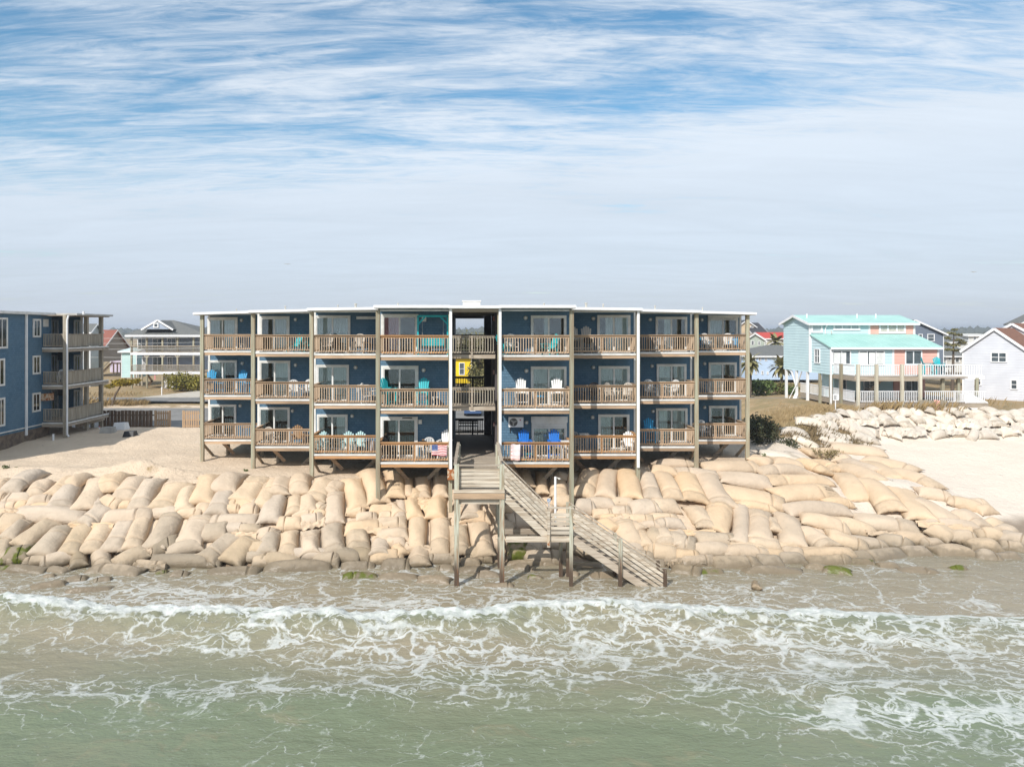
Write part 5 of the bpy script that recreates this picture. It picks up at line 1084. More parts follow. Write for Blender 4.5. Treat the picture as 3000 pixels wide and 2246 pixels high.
MB().box(xl+.13, x2-.25, yl+.03, yu+.5, zb_, 9.3).box(xl+.03, x2, yu+.03, yk, zb_, ze_-.02).build('core', aqua, A)
MB().poly([(xl-.3, yu-.35, ze_-.08), (x2+.3, yu-.35, ze_-.08), (x2+.3, ym, zk), (xl-.3, ym, zk)], .1, (0, -.25, 1)).poly([(xl-.3, ym, zk), (x2+.3, ym, zk), (x2+.3, yk+.35, ze_-.08), (xl-.3, yk+.35, ze_-.08)], .1, (0, .25, 1)).build('upper_roof', mint, A)
rf2 = MB().poly([(xl-.05, yl-.3, 9.38), (x2+.1, yl-.3, 9.38), (x2+.1, yu-.03, 10.48), (xl-.05, yu-.03, 10.48)], .1, (0, -.3, 1)).build('lower_roof', mint, A)
for i in range(22):                                               # standing seams
    x = xl+.2+i*.43; MB().beam((x, yl-.28, 9.40), (x, yu-.05, 10.47), .03, .03).build('roof_seam', mint, rf2)
MB().box(xl-.05, x2+.1, yl-.36, yl-.31, 9.20, 9.38).box(xl-.3, x2+.3, yu-.41, yu-.36, ze_-.27, ze_-.08).build('gutter', whitep, A)
for q in (-1, 1): MB().beam((xl-.33, ym+q*3.05, ze_-.16), (xl-.33, ym, zk-.1), .05, .22).build('rake_board', whitep, A)
for x, y, a_, b_ in ((xl, yu, zb_, ze_), (xl+.1, yl, zb_, 9.35), (xm_-.02, yl, zb_, 9.3), (x2-.2, yl, zb_, 9.3), (xm_-.05, yu, 10.4, ze_), (x2, yu, 10.4, ze_), (xl+.1, yu-.1, zb_, 10.3)): MB().box(x-.08, x+.08, y-.05, y+.05, a_, b_).build('corner_board', whitep, A)
def fw(px0, px1, t_, b_, D, cols, rows=1):
    w_ = window(A, 'F', PX(px0, D), PX(px1, D), PZ(b_, D), PZ(t_, D), D, cols, .16 if D > 62 else .09, rows)
    if D > 62: w_.children[0].data.materials[0] = pale_pane if px0 < 2550 else MATS['grey_fixture']
fw(2375, 2409, 949, 975, yu, 1); fw(2440, 2519, 948, 968, yu, 3); fw(2574, 2652, 946, 977, yu, 3, 2)
fw(2437, 2492, 1026, 1068, yl, 2); fw(2514, 2591, 1026, 1070, yl, 3); fw(2650, 2700, 1026, 1068, yl, 2)
for px0, px1, m_ in ((2442, 2462, curtain_m), (2466, 2478, curtain_m), (2518, 2540, curtain_m), (2545, 2563, curtain_m), (2567, 2588, curtain_m)): drape(PX(px0, yl), PX(px1, yl), yl-.052, PZ(1066, yl), PZ(1032, yl), .006).build('curtain', m_, A)
window(A, 'L', 62.2, 63.2, 7.9, 9.2, xl+.1, 2)
# decks
xd, yd, xdr = 30.5, 57.0, 35.9; zu, zd = 7.1, 5.0
MB().box(xd, x2, yd, yl-.03, zu-.12, zu-.02).build('upper_deck', deck_m, A); MB().box(xd, 41.2, yd, yk-3, zd-.12, zd-.02).build('lower_deck', deck_m, A)
MB().box(xd-.03, xdr, yd-.06, yd-.005, zu-.36, zu-.0).box(xd-.06, xd-.01, yd, yl, zu-.36, zu-.0).build('upper_rim', grey_wood, A)
MB().box(xd-.03, 41.2, yd-.06, yd-.005, zd-.40, zd-.02).box(xd-.06, xd-.01, yd, yk-3, zd-.40, zd-.02).build('lower_rim', grey_wood, A)
MB().box(36.0, 41.2, yd+.6, yl, zu-.12, zu-.02).build('side_deck', deck_m, A); MB().box(36.0, 41.3, yd+.54, yd+.595, zu-.25, zu+.04).build('side_deck_edge', whitep, A)
def vrail(p, q, z, n, h=.92, solid=False):
    p, q = Vector((*p, 0)), Vector((*q, 0))
    r_ = MB().beam(p+Vector((0, 0, z+h)), q+Vector((0, 0, z+h)), .08, .06).beam(p+Vector((0, 0, z+.1)), q+Vector((0, 0, z+.1)), .05, .05).build('white_railing', whitep, A)
    me = MB().box(-.02, .02, -.02, .02, 0, h-.1).mesh('white_picket', whitep)
    for i in range(n): 
        c = p+(q-p)*((i+.5)/n); put('picket', me, r_, Vector((c.x, c.y, z+.1))-Vector(A.location))
segs = [2439, 2473, 2510.5, 2564, 2639, 2692]
for z in (zu, zd):
    xs2 = [PX(p_, yd) for p_ in segs[2:]]
    for a, b in zip(xs2[:-1], xs2[1:]): vrail((a+.1, yd+.02), (b-.1, yd+.02), z, int((b-a)/.155))
    vrail((xd, yl), (xd, yd), z, 22)
vrail((xd, yk-2.9), (xd, yl), zd, 26); vrail((xdr+.2, yd+.02), (41.0, yd+.02), zd, 30); vrail((36.1, yd+.6), (41.2, yd+.6), zu, 26)
for p_ in segs[2:]: x = PX(p_, yd); MB().box(x-.105, x+.105, yd-.28, yd-.07, 3.9, zu+1.0).build('post', pale_post, A)
for y in (58.8, 60.5, 62.4): MB().box(xd-.26, xd-.07, y-.11, y+.11, 3.9, zu+.95 if y < 60 else zb_).build('post', post_m, A)
for y in (64.6, 66.8, 69): MB().box(xl-.02, xl+.18, y-.1, y+.1, 3.2, zb_).build('stilt', whitep, A)
for q in (-1, 1): MB().beam((xl+.05, 66.8+q*.1, 5.6), (xl+.05, 66.8+q*1.1, zb_-.05), .09, .09).build('knee_brace', whitep, A)
for px in (2760, 2806, 2860): x = PX(px, yd+.6); MB().box(x-.11, x+.11, yd+.45, yd+.65, 3.6, zu-.13).build('post', post_m, A)
MB().siding((31.3, 61.8), (36.4, 61.8), 4.95, zb_-.1, .17).box(31.3, 36.4, 61.83, 64, 4.95, zb_-.1).build('ground_floor_wall', aqua, A)
MB().siding((36.45, 61.8), (39.2, 61.8), 4.95, zb_-.1, .17).box(36.45, 39.2, 61.83, 64, 4.95, zb_-.1).build('ground_floor_wall', pinks, A)
for px0, px1 in ((2528, 2566), (2650, 2688), (2455, 2480)): window(A, 'F', PX(px0, 61.8), PX(px1, 61.8), 5.05, 6.9, 61.8, 2, .09, 1)
for i in range(9): MB().box(32.2+i*.22, 32.45+i*.22, 59.2, 60.2, zd+.1+i*.2, zd+.15+i*.2).build('stair_tread', grey_wood, A)
MB().beam((32.2, 59.2, zd), (34.1, 59.2, zd+1.9), .05, .25).build('stair_stringer', grey_wood, A)
# stairs to the beach and to the drive
for y in (yd-.02, yd+1.3):
    MB().beam((PX(2826, 57), y, zd-.1), (PX(2893, 57), y-.0, 4.1), .05, .28).build('stair_stringer', whitep, A)
    MB().beam((PX(2826, 57), y, zd+.9), (PX(2893, 57), y, 5.0), .07, .07).build('hand_rail', whitep, A)
    me = MB().box(-.02, .02, -.02, .02, 0, .9).mesh('stair_picket', whitep)
    for i in range(22):
        f = (i+.5)/22; put('picket', me, A, Vector((PX(2826, 57)+(PX(2893, 57)-PX(2826, 57))*f, y, zd+.02+(4.15-zd)*f))-Vector(A.location))
for i in range(9): f = (i+.5)/9; x = PX(2826, 57)+(PX(2893, 57)-PX(2826, 57))*f; z = zd+(4.2-zd)*f; MB().box(x-.15, x+.15, yd, yd+1.28, z-.04, z).build('stair_tread', grey_wood, A)
MB().beam((xd-.3, 66.6, zd-.1), (xd-.9, 66.9, 3.2), .05, .3).build('stair_stringer', whitep, A); MB().beam((xd-.3, 66.6, zd+.8), (xd-1.1, 67, 3.9), .06, .06).build('hand_rail', whitep, A)
for px, py in ((2364, 929), (2511, 929), (2566, 929)): MB().tube((PX(px, 65.6), 65.6, 11.9), (PX(px, 65.6), 65.6, 12.35), .06, n=6).build('vent_pipe', whitep, A)
MB().tube((PX(2432, yu), yu-.3, 10.5), (PX(2432, yu), yu-.2, 10.8), .05, n=6).build('pipe', grey_plastic, A)
MB().path([(PX(2417, yu), yu-.4, ze_-.25), (PX(2417, yu), yu-.08, ze_-.5), (PX(2417, yu), yu-.08, 10.5)], .05).build('downspout', whitep, A)
MB().box(xl+.0, xl+.12, yl-.12, yl-.02, 3.8, 9.3).build('downspout', whitep, A)
def deck_chair(px, D, rot):
    t = thing('adirondack_chair', 'turquoise slatted chair on the side deck of the aqua and coral duplex', 'chair', (PX(px, D), D, zu-.02), R(rot), 'chairs of the duplex')
    src = [o for o in bpy.data.objects if o.name.startswith('bar_chair') and 'turquoise' in o['label']][0]
    for ch in src.children: c = ch.copy(); col.objects.link(c); c.parent = t
deck_chair(2716, 58.7, 70); deck_chair(2750, 59.2, -10)
t = thing('patio_table', 'dark metal patio table on the side deck of the aqua and coral duplex', 'table', (PX(2768, 58.6), 58.6, zu-.02))
MB().box(t.location.x-.6, t.location.x+.6, 58.1, 59.1, zu+.70, zu+.74).build('table_top', black_m, t)
for s_ in (-1, 1): MB().path([(t.location.x+s_*.2, 58.6, zu+.7), (t.location.x+s_*.3, 58.6, zu+.35), (t.location.x+s_*.55, 58.6, zu-.02)], .025).build('leg', black_m, t)
sgp = thing('beach_sign', 'white notice board on a thin post in front of the duplex', 'sign', (PX(2450, 55.6), 55.6, 4.3))
MB().box(PX(2440, 55.6), PX(2457, 55.6), 55.57, 55.6, PZ(1172, 55.6), PZ(1154, 55.6)).build('board', whitep, sgp)
for i in range(5): MB().box(PX(2442, 55.6), PX(2442+10-i % 2*3, 55.6), 55.562, 55.568, PZ(1158+i*2.6, 55.6)-.02, PZ(1158+i*2.6, 55.6)+.01).build('print_line', black_m, sgp)
MB().box(PX(2448, 55.6)-.03, PX(2448, 55.6)+.03, 55.601, 55.64, 3.9, PZ(1172, 55.6)+.2).build('post', whitep, sgp)
fn = thing('sand_fence', 'short grey board fence with a coral gate below the duplex side deck', 'fence', (38, 56.6, 4.3))
for i in range(26):
    px = 2695+i*2.9; m_ = pinks if 2733 < px < 2752 else grey_wood_v
    x = PX(px, 56.6); MB().box(x, x+.075, 56.55, 56.60, 4.0, PZ(1171+random.uniform(-1, 2), 56.6)).build('fence_board', m_, fn)

# --- white house beyond the duplex and its wing
c0, D0 = PX(2914, 66), 66; wh_ = gable_house('white_house', 'white sided house with brown shingle roof beside the duplex', c0-2.5, c0+2.5, D0, D0+9, PZ(1182, D0), PZ(1024, D0), PZ(960, D0), 'y', whites, brown_r,
            [('F', c0-.3, c0+.95, PZ(1061, D0), PZ(1031, D0), 2), ('F', c0-1.6, c0-1.0, PZ(1131, D0), PZ(1103, D0)), ('F', c0+1.2, c0+1.75, PZ(1138, D0), PZ(1109, D0))], .24, .2, 3.6); wh_.rotation_euler.z = R(-48)
c0, D0 = PX(2966, 71), 71; wh_ = gable_house('white_wing', 'taller white gabled wing rising behind the white house', c0-3.4, c0+3.4, D0, D0+9, 4.4, PZ(1012, D0), PZ(946, D0), 'y', whites, brown_r, (), .24, .2, 3.4); wh_.rotation_euler.z = R(-48)
bg('navy_house', 'navy blue gabled house behind the white wing', 92, 2988, 3180, 1100, 945, 900, 2, 'y', sid('navy_siding', (.06, .09, .17)), grey_r)
# --- houses inland
bg('slate_house', 'slate blue gabled house behind the coral half of the duplex', 98, 2590, 2764, 1110, 975, 936, 12, 'y', sid('slate_siding', (.17, .20, .25)), grey_r, [(2716, 978, 2737, 1000), (2690, 978, 2702, 1000)])
bg('grey_cottage', 'low cream cottage with a broad grey shingle roof beyond the side deck', 110, 2772, 2842, 1090, 1040, 1000, 12, 'x', sid('cream_siding', (.62, .60, .55)), grey_r, [(2775, 1043, 2786, 1056), (2797, 1043, 2810, 1062), (2815, 1043, 2826, 1056)])
bg('dormer_house', 'pale dormered house above the grey cottage roof', 140, 2838, 2900, 1040, 982, 977, 8, 'x', sid('pale_siding', (.66, .66, .63)), sid('pale_roof', (.6, .58, .53)), [(2850, 986, 2860, 996), (2866, 986, 2876, 996)])
bg('tan_roof_house', 'grey roofed white house between the pine and the slate house', 135, 2740, 2830, 1050, 1000, 975, 10, 'x', sid('dull_white_siding', (.6, .6, .58)), grey_r)
bg('light_blue_house', 'long light blue house with a grey shingle hip roof near the road', 118, 2198, 2420, 1112, 1042, 1010, 12, 'hip', sid('powder_siding', (.46, .58, .74)), grey_r, [(2205, 1046, 2214, 1058), (2222, 1046, 2229, 1057), (2240, 1047, 2247, 1057), (2212, 1086, 2217, 1096), (2230, 1086, 2236, 1097), (2246, 1088, 2251, 1097), (2268, 1090, 2275, 1104)])
bg('sage_house', 'sage green two storey house with a tan roof behind the light blue house', 150, 2180, 2240, 1060, 995, 976, 10, 'y', sid('sage_siding', (.42, .47, .41)), sid('tan_shingle', (.33, .26, .2)), [(2200, 998, 2209, 1010), (2220, 999, 2227, 1011)])
bg('beige_house', 'tall beige house with black roof behind the sage house', 175, 2160, 2212, 1040, 955, 937, 12, 'y', sid('beige_siding', (.60, .46, .30)), sid('black_shingle', (.06, .06, .065)), [(2198, 954, 2207, 960)])
bg('dark_roof_house', 'dark roofed pale blue house beside the beige house', 172, 2206, 2246, 1010, 974, 945, 12, 'x', sid('ice_siding', (.5, .56, .6)), sid('black_shingle_2', (.06, .06, .065)))
bg('red_roof_house', 'small white house with a bright red roof behind the light blue house', 155, 2244, 2330, 1030, 990, 973, 10, 'x', sid('chalk_siding', (.62, .6, .56)), sid('red_metal', (.50, .07, .05)))
bg('yellow_house', 'bright yellow house with white arched door seen through the breezeway', 104, 1296, 1381, 1122, 1045, 1030, 8, 'x', sid('yellow_siding', (.85, .60, .02)), sid('blue_roof', (.2, .3, .45)), [(1345, 1062, 1361, 1098)])
bg('brown_roof_house', 'long house with a reddish brown shingle roof inland of the twin block', 135, 200, 300, 1060, 1018, 966, 10, 'x', sid('driftwood_siding', (.30, .25, .2)), sid('red_brown_shingle', (.27, .10, .07)))
bg('grey_sided_house', 'grey sided house glimpsed between the twin block balcony posts', 112, 236, 264, 1135, 968, 948, 3, 'x', sid('mist_siding', (.50, .51, .50)), grey_r)
bg('mint_shed', 'pale mint lean-to house beside the grey roofed stilt house', 114, 356, 400, 1106, 1028, 1018, 8, 'x', sid('mint_siding', (.50, .68, .66)), sid('mint_trim', (.6, .72, .7)))
bg('lilac_house', 'small lilac and yellow house with a rounded roof and outside stairs', 150, 323, 353, 1090, 1038, 1021, 7, 'y', sid('lilac_siding', (.58, .50, .62)), sid('straw_roof', (.72, .58, .32)))
st = thing('wooden_stairs', 'pale wooden stairs with white rails below the lilac house', 'stairs', (PX(325, 140), 140, 2))
for y in (140, 141.2):
    MB().beam(P(297, 1092, y), P(330, 1060, y), .1, .3).build('stringer', wood_h, st); MB().beam(P(297, 1080, y), P(330, 1050, y), .1, .1).build('hand_rail', whitep, st)
for i in range(10): c = P(298+i*3.3, 1091-i*3.2, 140); MB().box(c.x-.15, c.x+.15, 140.05, 141.15, c.z, c.z+.06).build('tread', wood_h, st)
MB().box(PX(330, 140), PX(354, 140), 140, 142, PZ(1066, 140), PZ(1063, 140)).build('landing', wood_h, st)
for px in (332, 343, 353): MB().box(PX(px, 140)-.1, PX(px, 140)+.1, 140, 140.2, 1.5, PZ(1066, 140)).build('post', wood_h, st)

# --- stilt house with two porches by the road
S_ = thing('stilt_house', 'grey hip roofed stilt house with two open porches across the road', 'house', (PX(480, 108), 108, 2.1))
D = 108; Dw = D+2.6; grw = sid('blue_grey_siding', (.35, .40, .48)); x0, x1 = PX(382, D), PX(580, D)
for (t_, b_) in ((984, 1033), (1040, 1089)): MB().siding((PX(388, D)+.2, Dw), (x1-.9, Dw), PZ(b_, D), PZ(t_, D), .22).box(PX(388, D)+.2, x1-.9, Dw+.03, Dw+8, PZ(b_, D), PZ(t_, D)).build('wall', grw, S_)
zr_, ze2 = PZ(937, D+2), PZ(981, D); xm2 = (x0+x1)/2
MB().add([(x0-.6, D-.5, ze2), (x1+1.5, D-.5, ze2), (x1+1.5, D+12, ze2), (x0-.6, D+12, ze2), (PX(466, D+4), D+5, zr_), (PX(500, D+4), D+5, zr_)], [(0, 1, 5, 4), (1, 2, 5), (2, 3, 4, 5), (3, 0, 4), (3, 2, 1, 0)]).build('roof', grey_r, S_)
MB().box(x0-.6, x1+1.5, D-.56, D-.51, ze2-.28, ze2+.0).build('fascia', whitep, S_)
ga = [P(416, 965, D-.3), P(503, 965, D-.3), P(461, 939, D-.3)]; MB().add([tuple(v) for v in ga]+[(v.x, v.y+5, v.z) for v in ga], [(0, 1, 2), (1, 4, 5, 2), (3, 0, 2, 5)]).build('front_gable', grey_r, S_)
gb = [P(424, 964, D-.33), P(495, 964, D-.33), P(461, 943, D-.33)]; MB().poly(gb, .02, (0, -1, 0)).build('gable_face', grw, S_)
MB().beam(P(413, 966, D-.4), P(461, 938, D-.4), .1, .25).beam(P(461, 938, D-.4), P(507, 966, D-.4), .1, .25).build('rake_board', whitep, S_)
window(S_, 'F', PX(453, D), PX(468, D), PZ(960, D), PZ(946, D), D-.36, 1, .15, 1)
for (yb2, yr2) in ((1033, 1013), (1089, 1068)):
    zb2 = PZ(yb2, D); MB().box(x0, x1+1, D, Dw, zb2-.15, zb2).build('porch_floor', deck_m, S_); MB().box(x0, x1+1, D-.06, D-.005, zb2-.35, zb2+.02).build('porch_edge', whitep, S_)
    MB().box(x0, x1+1, D-.04, D+.04, zb2+1.0, zb2+1.08).box(x0, x1+1, D-.03, D+.03, zb2+.1, zb2+.16).build('railing', grey_wood, S_)
    bal = MB()
    for i in range(70): x = x0+.1+i*(x1-x0+.8)/70; bal.box(x-.03, x+.03, D-.03, D+.03, zb2+.16, zb2+1.0)
    tag(bal.build('balusters', grey_wood_v, S_), kind='stuff')
for px in (384, 429, 475, 519, 566): x = PX(px, D); MB().box(x-.12, x+.12, D+.05, D+.29, 2.0, ze2).build('post', post_m, S_)
for px in (429, 475, 519):
    for q in (-1, 1): MB().beam((PX(px, D), D+.1, PZ(1048, D)), (PX(px+q*10, D), D+.1, PZ(1038, D)), .1, .1).build('knee_brace', pale_wood, S_)
for t_, b_, rows in ((990, 1030, 2), (1044, 1087, 2)):
    for a, c in ((403, 428) if t_ < 1000 else (417, 428), (447, 476), (490, 516) if t_ < 1000 else (490, 506)): window(S_, 'F', PX(a, Dw), PX(c, Dw), PZ(b_-(6 if a != 447 else -1), Dw), PZ(t_, Dw), Dw, 2, .12, 1 if a == 447 else 2)
MB().box(PX(465, D), PX(510, D), D+1, D+6, 2.0, PZ(1092, D)).build('garage', sid('garage_white', (.62, .6, .58)), S_)
MB().box(PX(500, D), PX(510, D), D+.95, D+1.0, 2.05, PZ(1104, D)).build('garage_door', dark_in, S_)
MB().beam(P(430, 1095, D+2), P(447, 1118, D+2), .1, .3).beam(P(447, 1115, D+2), P(428, 1134, D+2), .1, .3).build('stair_stringer', wood_h, S_)
for i in range(8): c = P(512+i*6, 1122-i*4.2, D-1); MB().box(c.x-.2, c.x+.2, D-1.6, D-.4, c.z-.06, c.z).build('step', pale_wood, S_)
for px in (395, 405, 415): MB().box(PX(px, D+5)-.12, PX(px, D+5)+.12, D+5, D+5.2, 2, PZ(1092, D)).build('stilt', grey_wood_v, S_)
MB().box(PX(443, D)-.03+.6, PX(447, D)+.6, D-.3, D-.25, PZ(1112, D), PZ(1098, D)).build('red_notice', sid('notice_red', (.55, .25, .22)), S_)

# ------------------------------------------------------------------ lot fence, car, lot clutter, wires
fd = mat('brown_fence', (.19, .125, .08), (.13, .09, .06), 3, (6, 6, .5), rnd=.4); fl_ = mat('tan_fence', (.48, .33, .20), (.40, .27, .17), 3, (6, 6, .5), rnd=.2)
D = 59.2
fe = thing('board_fence', 'dark brown board fence along the parking lot ending at the twin block', 'fence', (PX(380, D), D, 2.3))
for i in range(int((452-302)/5.2)):
    x = PX(302+i*5.2, D); MB().box(x, x+.135, D-(.03 if i % 2 else 0), D+.02-(.03 if i % 2 else 0), 2.35, PZ(1202, D)+random.uniform(-.03, .03)).build('fence_board', fd, fe)
for z in (2.75, 3.7): MB().box(PX(302, D), PX(452, D), D+.025, D+.07, z, z+.09).build('fence_rail', fd, fe)
for k_, (a, b) in enumerate(((452, 499), (534, 590))):
    fe = thing('picket_gate', ('tan gapped board fence panel adjoining the dark fence', 'tan gapped board fence panel standing by the blue block corner post')[k_], 'fence', (PX(a, D), D, 2.3))
    for i in range(int((b-a-6)/6.6)):
        x = PX(a+5+i*6.6, D); MB().box(x, x+.125, D-.02, D+.0, 2.55, PZ(1203, D)).build('fence_board', fl_, fe)
    for z in (2.8, 3.3, 3.85): MB().box(PX(a+3, D), PX(b-2, D), D+.003, D+.05, z, z+.1).build('fence_rail', fl_, fe)
    for px in (a+2, b-2): MB().box(PX(px, D)-.06, PX(px, D)+.06, D+.0, D+.12, 2.0, PZ(1202, D)).build('fence_post', fl_, fe)
car = thing('parked_car', 'blue hatchback parked in the lot seen through the breezeway', 'car', (PX(1385, 72), 72, 2.08))
cp = mat('blue_car_paint', (.06, .11, .23), (.06, .11, .23), 1, rough=.25, spec=.6); cx = car.location.x; z0 = 2.08
def loft(secs):
    mb = MB(); n = len(secs[0]); vs = [v for s_ in secs for v in s_]
    fs = [(k_*n+i, k_*n+(i+1) % n, (k_+1)*n+(i+1) % n, (k_+1)*n+i) for k_ in range(len(secs)-1) for i in range(n)]+[tuple(range(n-1, -1, -1)), tuple((len(secs)-1)*n+i for i in range(n))]
    return mb.add(vs, fs)
def csec(y, hw, zb2, zm, zt, tw_): return [(cx-hw, y, z0+zb2), (cx-hw*1.02, y, z0+zm), (cx-tw_, y, z0+zt), (cx+tw_, y, z0+zt), (cx+hw*1.02, y, z0+zm), (cx+hw, y, z0+zb2)]
loft([csec(72, .82, .35, .7, .98, .80), csec(72.15, .87, .25, .75, 1.02, .84), csec(73.2, .90, .22, .8, 1.03, .84), csec(75.2, .90, .22, .78, 1.0, .84), csec(76.1, .84, .25, .7, .86, .78), csec(76.3, .75, .3, .6, .75, .7)]).build('body', cp, car, True)
loft([csec(72.1, .80, 1.0, 1.02, 1.06, .78), csec(72.55, .74, 1.0, 1.3, 1.5, .58), csec(74.0, .74, 1.0, 1.3, 1.55, .6), csec(75.2, .76, .98, 1.0, 1.03, .74)]).build('cabin', cp, car, True)
MB().poly([(cx-.62, 72.17, z0+1.1), (cx+.62, 72.17, z0+1.1), (cx+.54, 72.47, z0+1.43), (cx-.54, 72.47, z0+1.43)], .01, (0, -1, .6)).build('rear_window', shade_pane, car)
for s_ in (-1, 1):
    MB().box(cx+s_*.62, cx+s_*.80, 71.97, 72.02, z0+.72, z0+.95).build('tail_light', mat('tail_red%d' % s_, (.5, .03, .03), None, 3, rough=.3), car)
    for y in (72.9, 75.4): wh = MB().tube((cx+s_*.70, y, z0+.31), (cx+s_*.89, y, z0+.31), .31, n=16).build('wheel', black_m, car); MB().tube((cx+s_*.885, y, z0+.31), (cx+s_*.90, y, z0+.31), .19, n=12).build('rim', grey_plastic, wh)
MB().box(cx-.26, cx+.26, 71.965, 71.99, z0+.55, z0+.67).build('licence_plate', whitep, car); MB().box(cx-.86, cx+.86, 71.93, 72.02, z0+.33, z0+.5).build('bumper', cp, car)
bn = thing('slatted_bench', 'dark slatted bench at the lot end of the breezeway', 'bench', (PX(1372, 53.5), 53.5, 2.75))
for i in range(4): MB().box(bn.location.x-.75, bn.location.x+.75, 53.3+i*.12, 53.4+i*.12, Z1-.45, Z1-.41).build('seat_slat', black_m, bn)
for i in range(3): MB().box(bn.location.x-.75, bn.location.x+.75, 53.8, 53.83, Z1-.3+i*.15, Z1-.2+i*.15).build('back_slat', black_m, bn)
for s_ in (-1, 1): MB().box(bn.location.x+s_*.7-.03, bn.location.x+s_*.7+.03, 53.3, 53.8, 2.6, Z1-.45).build('leg', black_m, bn)
def rock(name, label, cat, px, py, w, h, m, sx=.7):
    c = hit(px, py, 0); z = c.z-.05
    mb = MB().add([(c.x-w/2, c.y-w/2, z), (c.x+w/2, c.y-w/2, z), (c.x+w/2, c.y+w/2, z), (c.x-w/2, c.y+w/2, z), (c.x-w*.42, c.y-w*.3, z+h), (c.x+w*.42, c.y-w*.3, z+h), (c.x+w*.4, c.y+w*.4, z+h*.95), (c.x-w*.4, c.y+w*.4, z+h*.9)], [(3, 2, 1, 0), (4, 5, 6, 7), (0, 1, 5, 4), (1, 2, 6, 5), (2, 3, 7, 6), (3, 0, 4, 7)])
    return tag(mb.build(name, m), label, cat)
rock('white_box', 'white square lid box standing on the shaded sand by the fence', 'box', 355, 1258, .95, .62, whitep)
rock('concrete_block', 'tan concrete block sunk in the shaded sand', 'block', 317, 1266, .95, .48, concrete)
rock('black_tarp', 'crumpled black plastic sheet lying on the sand at the shadow edge', 'tarp', 382, 1276, .8, .4, black_m)
tag(MB().tube((PX(156, 50.5), 50.5, 2.9), (PX(156, 50.5), 50.5, 3.45), .07, n=10).build('stub_pipe', whitep), 'short white plastic pipe standing in the sand by the twin block', 'pipe')
for px, py in ((291, 1256), (309, 1246)): 
    c = hit(px, py, 0); t = thing('survey_marker', 'small red and white marker stake in the sand by the concrete block', 'marker', c, 0, 'marker stakes'); MB().tube(c-Vector((0, 0, .1)), c+Vector((0, 0, .15)), .05, n=8).build('stake', whitep, t); MB().tube(c+Vector((0, 0, .15)), c+Vector((0, 0, .22)), .055, n=8).build('cap', MATS['flag_red'], t)
ps = [thing('utility_pole', ('wooden utility pole standing behind the twin block', 'wooden utility pole standing behind the blue apartment block')[i], 'pole', (x, 82.5, 2.0)) for i, x in enumerate((-62, -22))]
for o, x in zip(ps, (-62, -22)):
    MB().tube((x, 82.5, 1.5), (x, 82.5, 10.6), .15, .11, 10).build('shaft', grey_wood_v, o); MB().box(x-.9, x+.9, 82.45, 82.55, 10.1, 10.25).build('cross_arm', grey_wood, o)
wire_m = mat('cable', (.55, .54, .50), None, 2)
for i, py in enumerate((991, 1006, 1023, 1047)):
    z = PZ(py, 82.5); pts = [(-62+40*f/12, 82.5+.2*(i-1.5), z-.5*math.sin(math.pi*f/12)+.5) for f in range(13)]
    tag(MB().path(pts, .022, 4).build('overhead_cable', wire_m), ('topmost', 'second highest', 'third highest', 'lowest')[i]+' overhead cable strung between the two utility poles', 'cable')
mp_ = thing('stop_sign_post', 'thin pale marker post beside the sandy drive', 'post', (PX(474, 97), 97, 2.0)); MB().box(mp_.location.x-.05, mp_.location.x+.05, 96.95, 97.05, 1.9, PZ(1134, 97)).build('shaft', whitep, mp_); MB().box(mp_.location.x-.07, mp_.location.x+.07, 96.94, 96.95, PZ(1139, 97), PZ(1134, 97)).build('reflector', whitep, mp_)

# ------------------------------------------------------------------ plants
def leaf_mat(name, c1, c2): return mat(name, c1, c2, 1.4, rough=.7, coord='World', lo=.3, hi=.7)
L_y, L_g, L_d, L_t, L_n, L_p = leaf_mat('yellow_green_leaf', (.24, .20, .03), (.16, .15, .03)), leaf_mat('green_leaf', (.075, .12, .03), (.12, .15, .045)), leaf_mat('dark_leaf', (.035, .05, .02), (.075, .07, .035)), leaf_mat('tan_leaf', (.30, .235, .12), (.22, .18, .085)), leaf_mat('pine_needle', (.13, .12, .04), (.09, .095, .035)), leaf_mat('palm_leaf', (.17, .17, .07), (.26, .22, .10))
bark = mat('bark', (.16, .12, .09), (.10, .08, .06), 4, (4, 4, .6), .9, .4)
def leaves(ells, n, size, seed=1, droop=0):
    r = np.random.default_rng(seed); mb = MB(); tot = sum(e[3]*e[4]*e[5] for e in ells)
    for (cx_, cy_, cz_, rx, ry, rz_) in ells:
        k_ = max(6, int(n*rx*ry*rz_/tot))
        d = r.normal(size=(k_, 3)); d /= np.linalg.norm(d, axis=1)[:, None]; rad = r.random(k_)**.38*(1+.22*r.normal(size=k_)*.6)
        for q in range(k_):
            p = Vector((cx_+d[q, 0]*rx*rad[q], cy_+d[q, 1]*ry*rad[q], cz_+d[q, 2]*rz_*rad[q])); s_ = size*(.6+.8*r.random())
            a = Vector(r.normal(size=3)).normalized(); b = a.cross(Vector(r.normal(size=3))).normalized()*s_*.5; a = a*s_
            mb.add([p-a*.5, p+b, p+a*.5, p-b], [(0, 1, 2, 3)])
    return mb
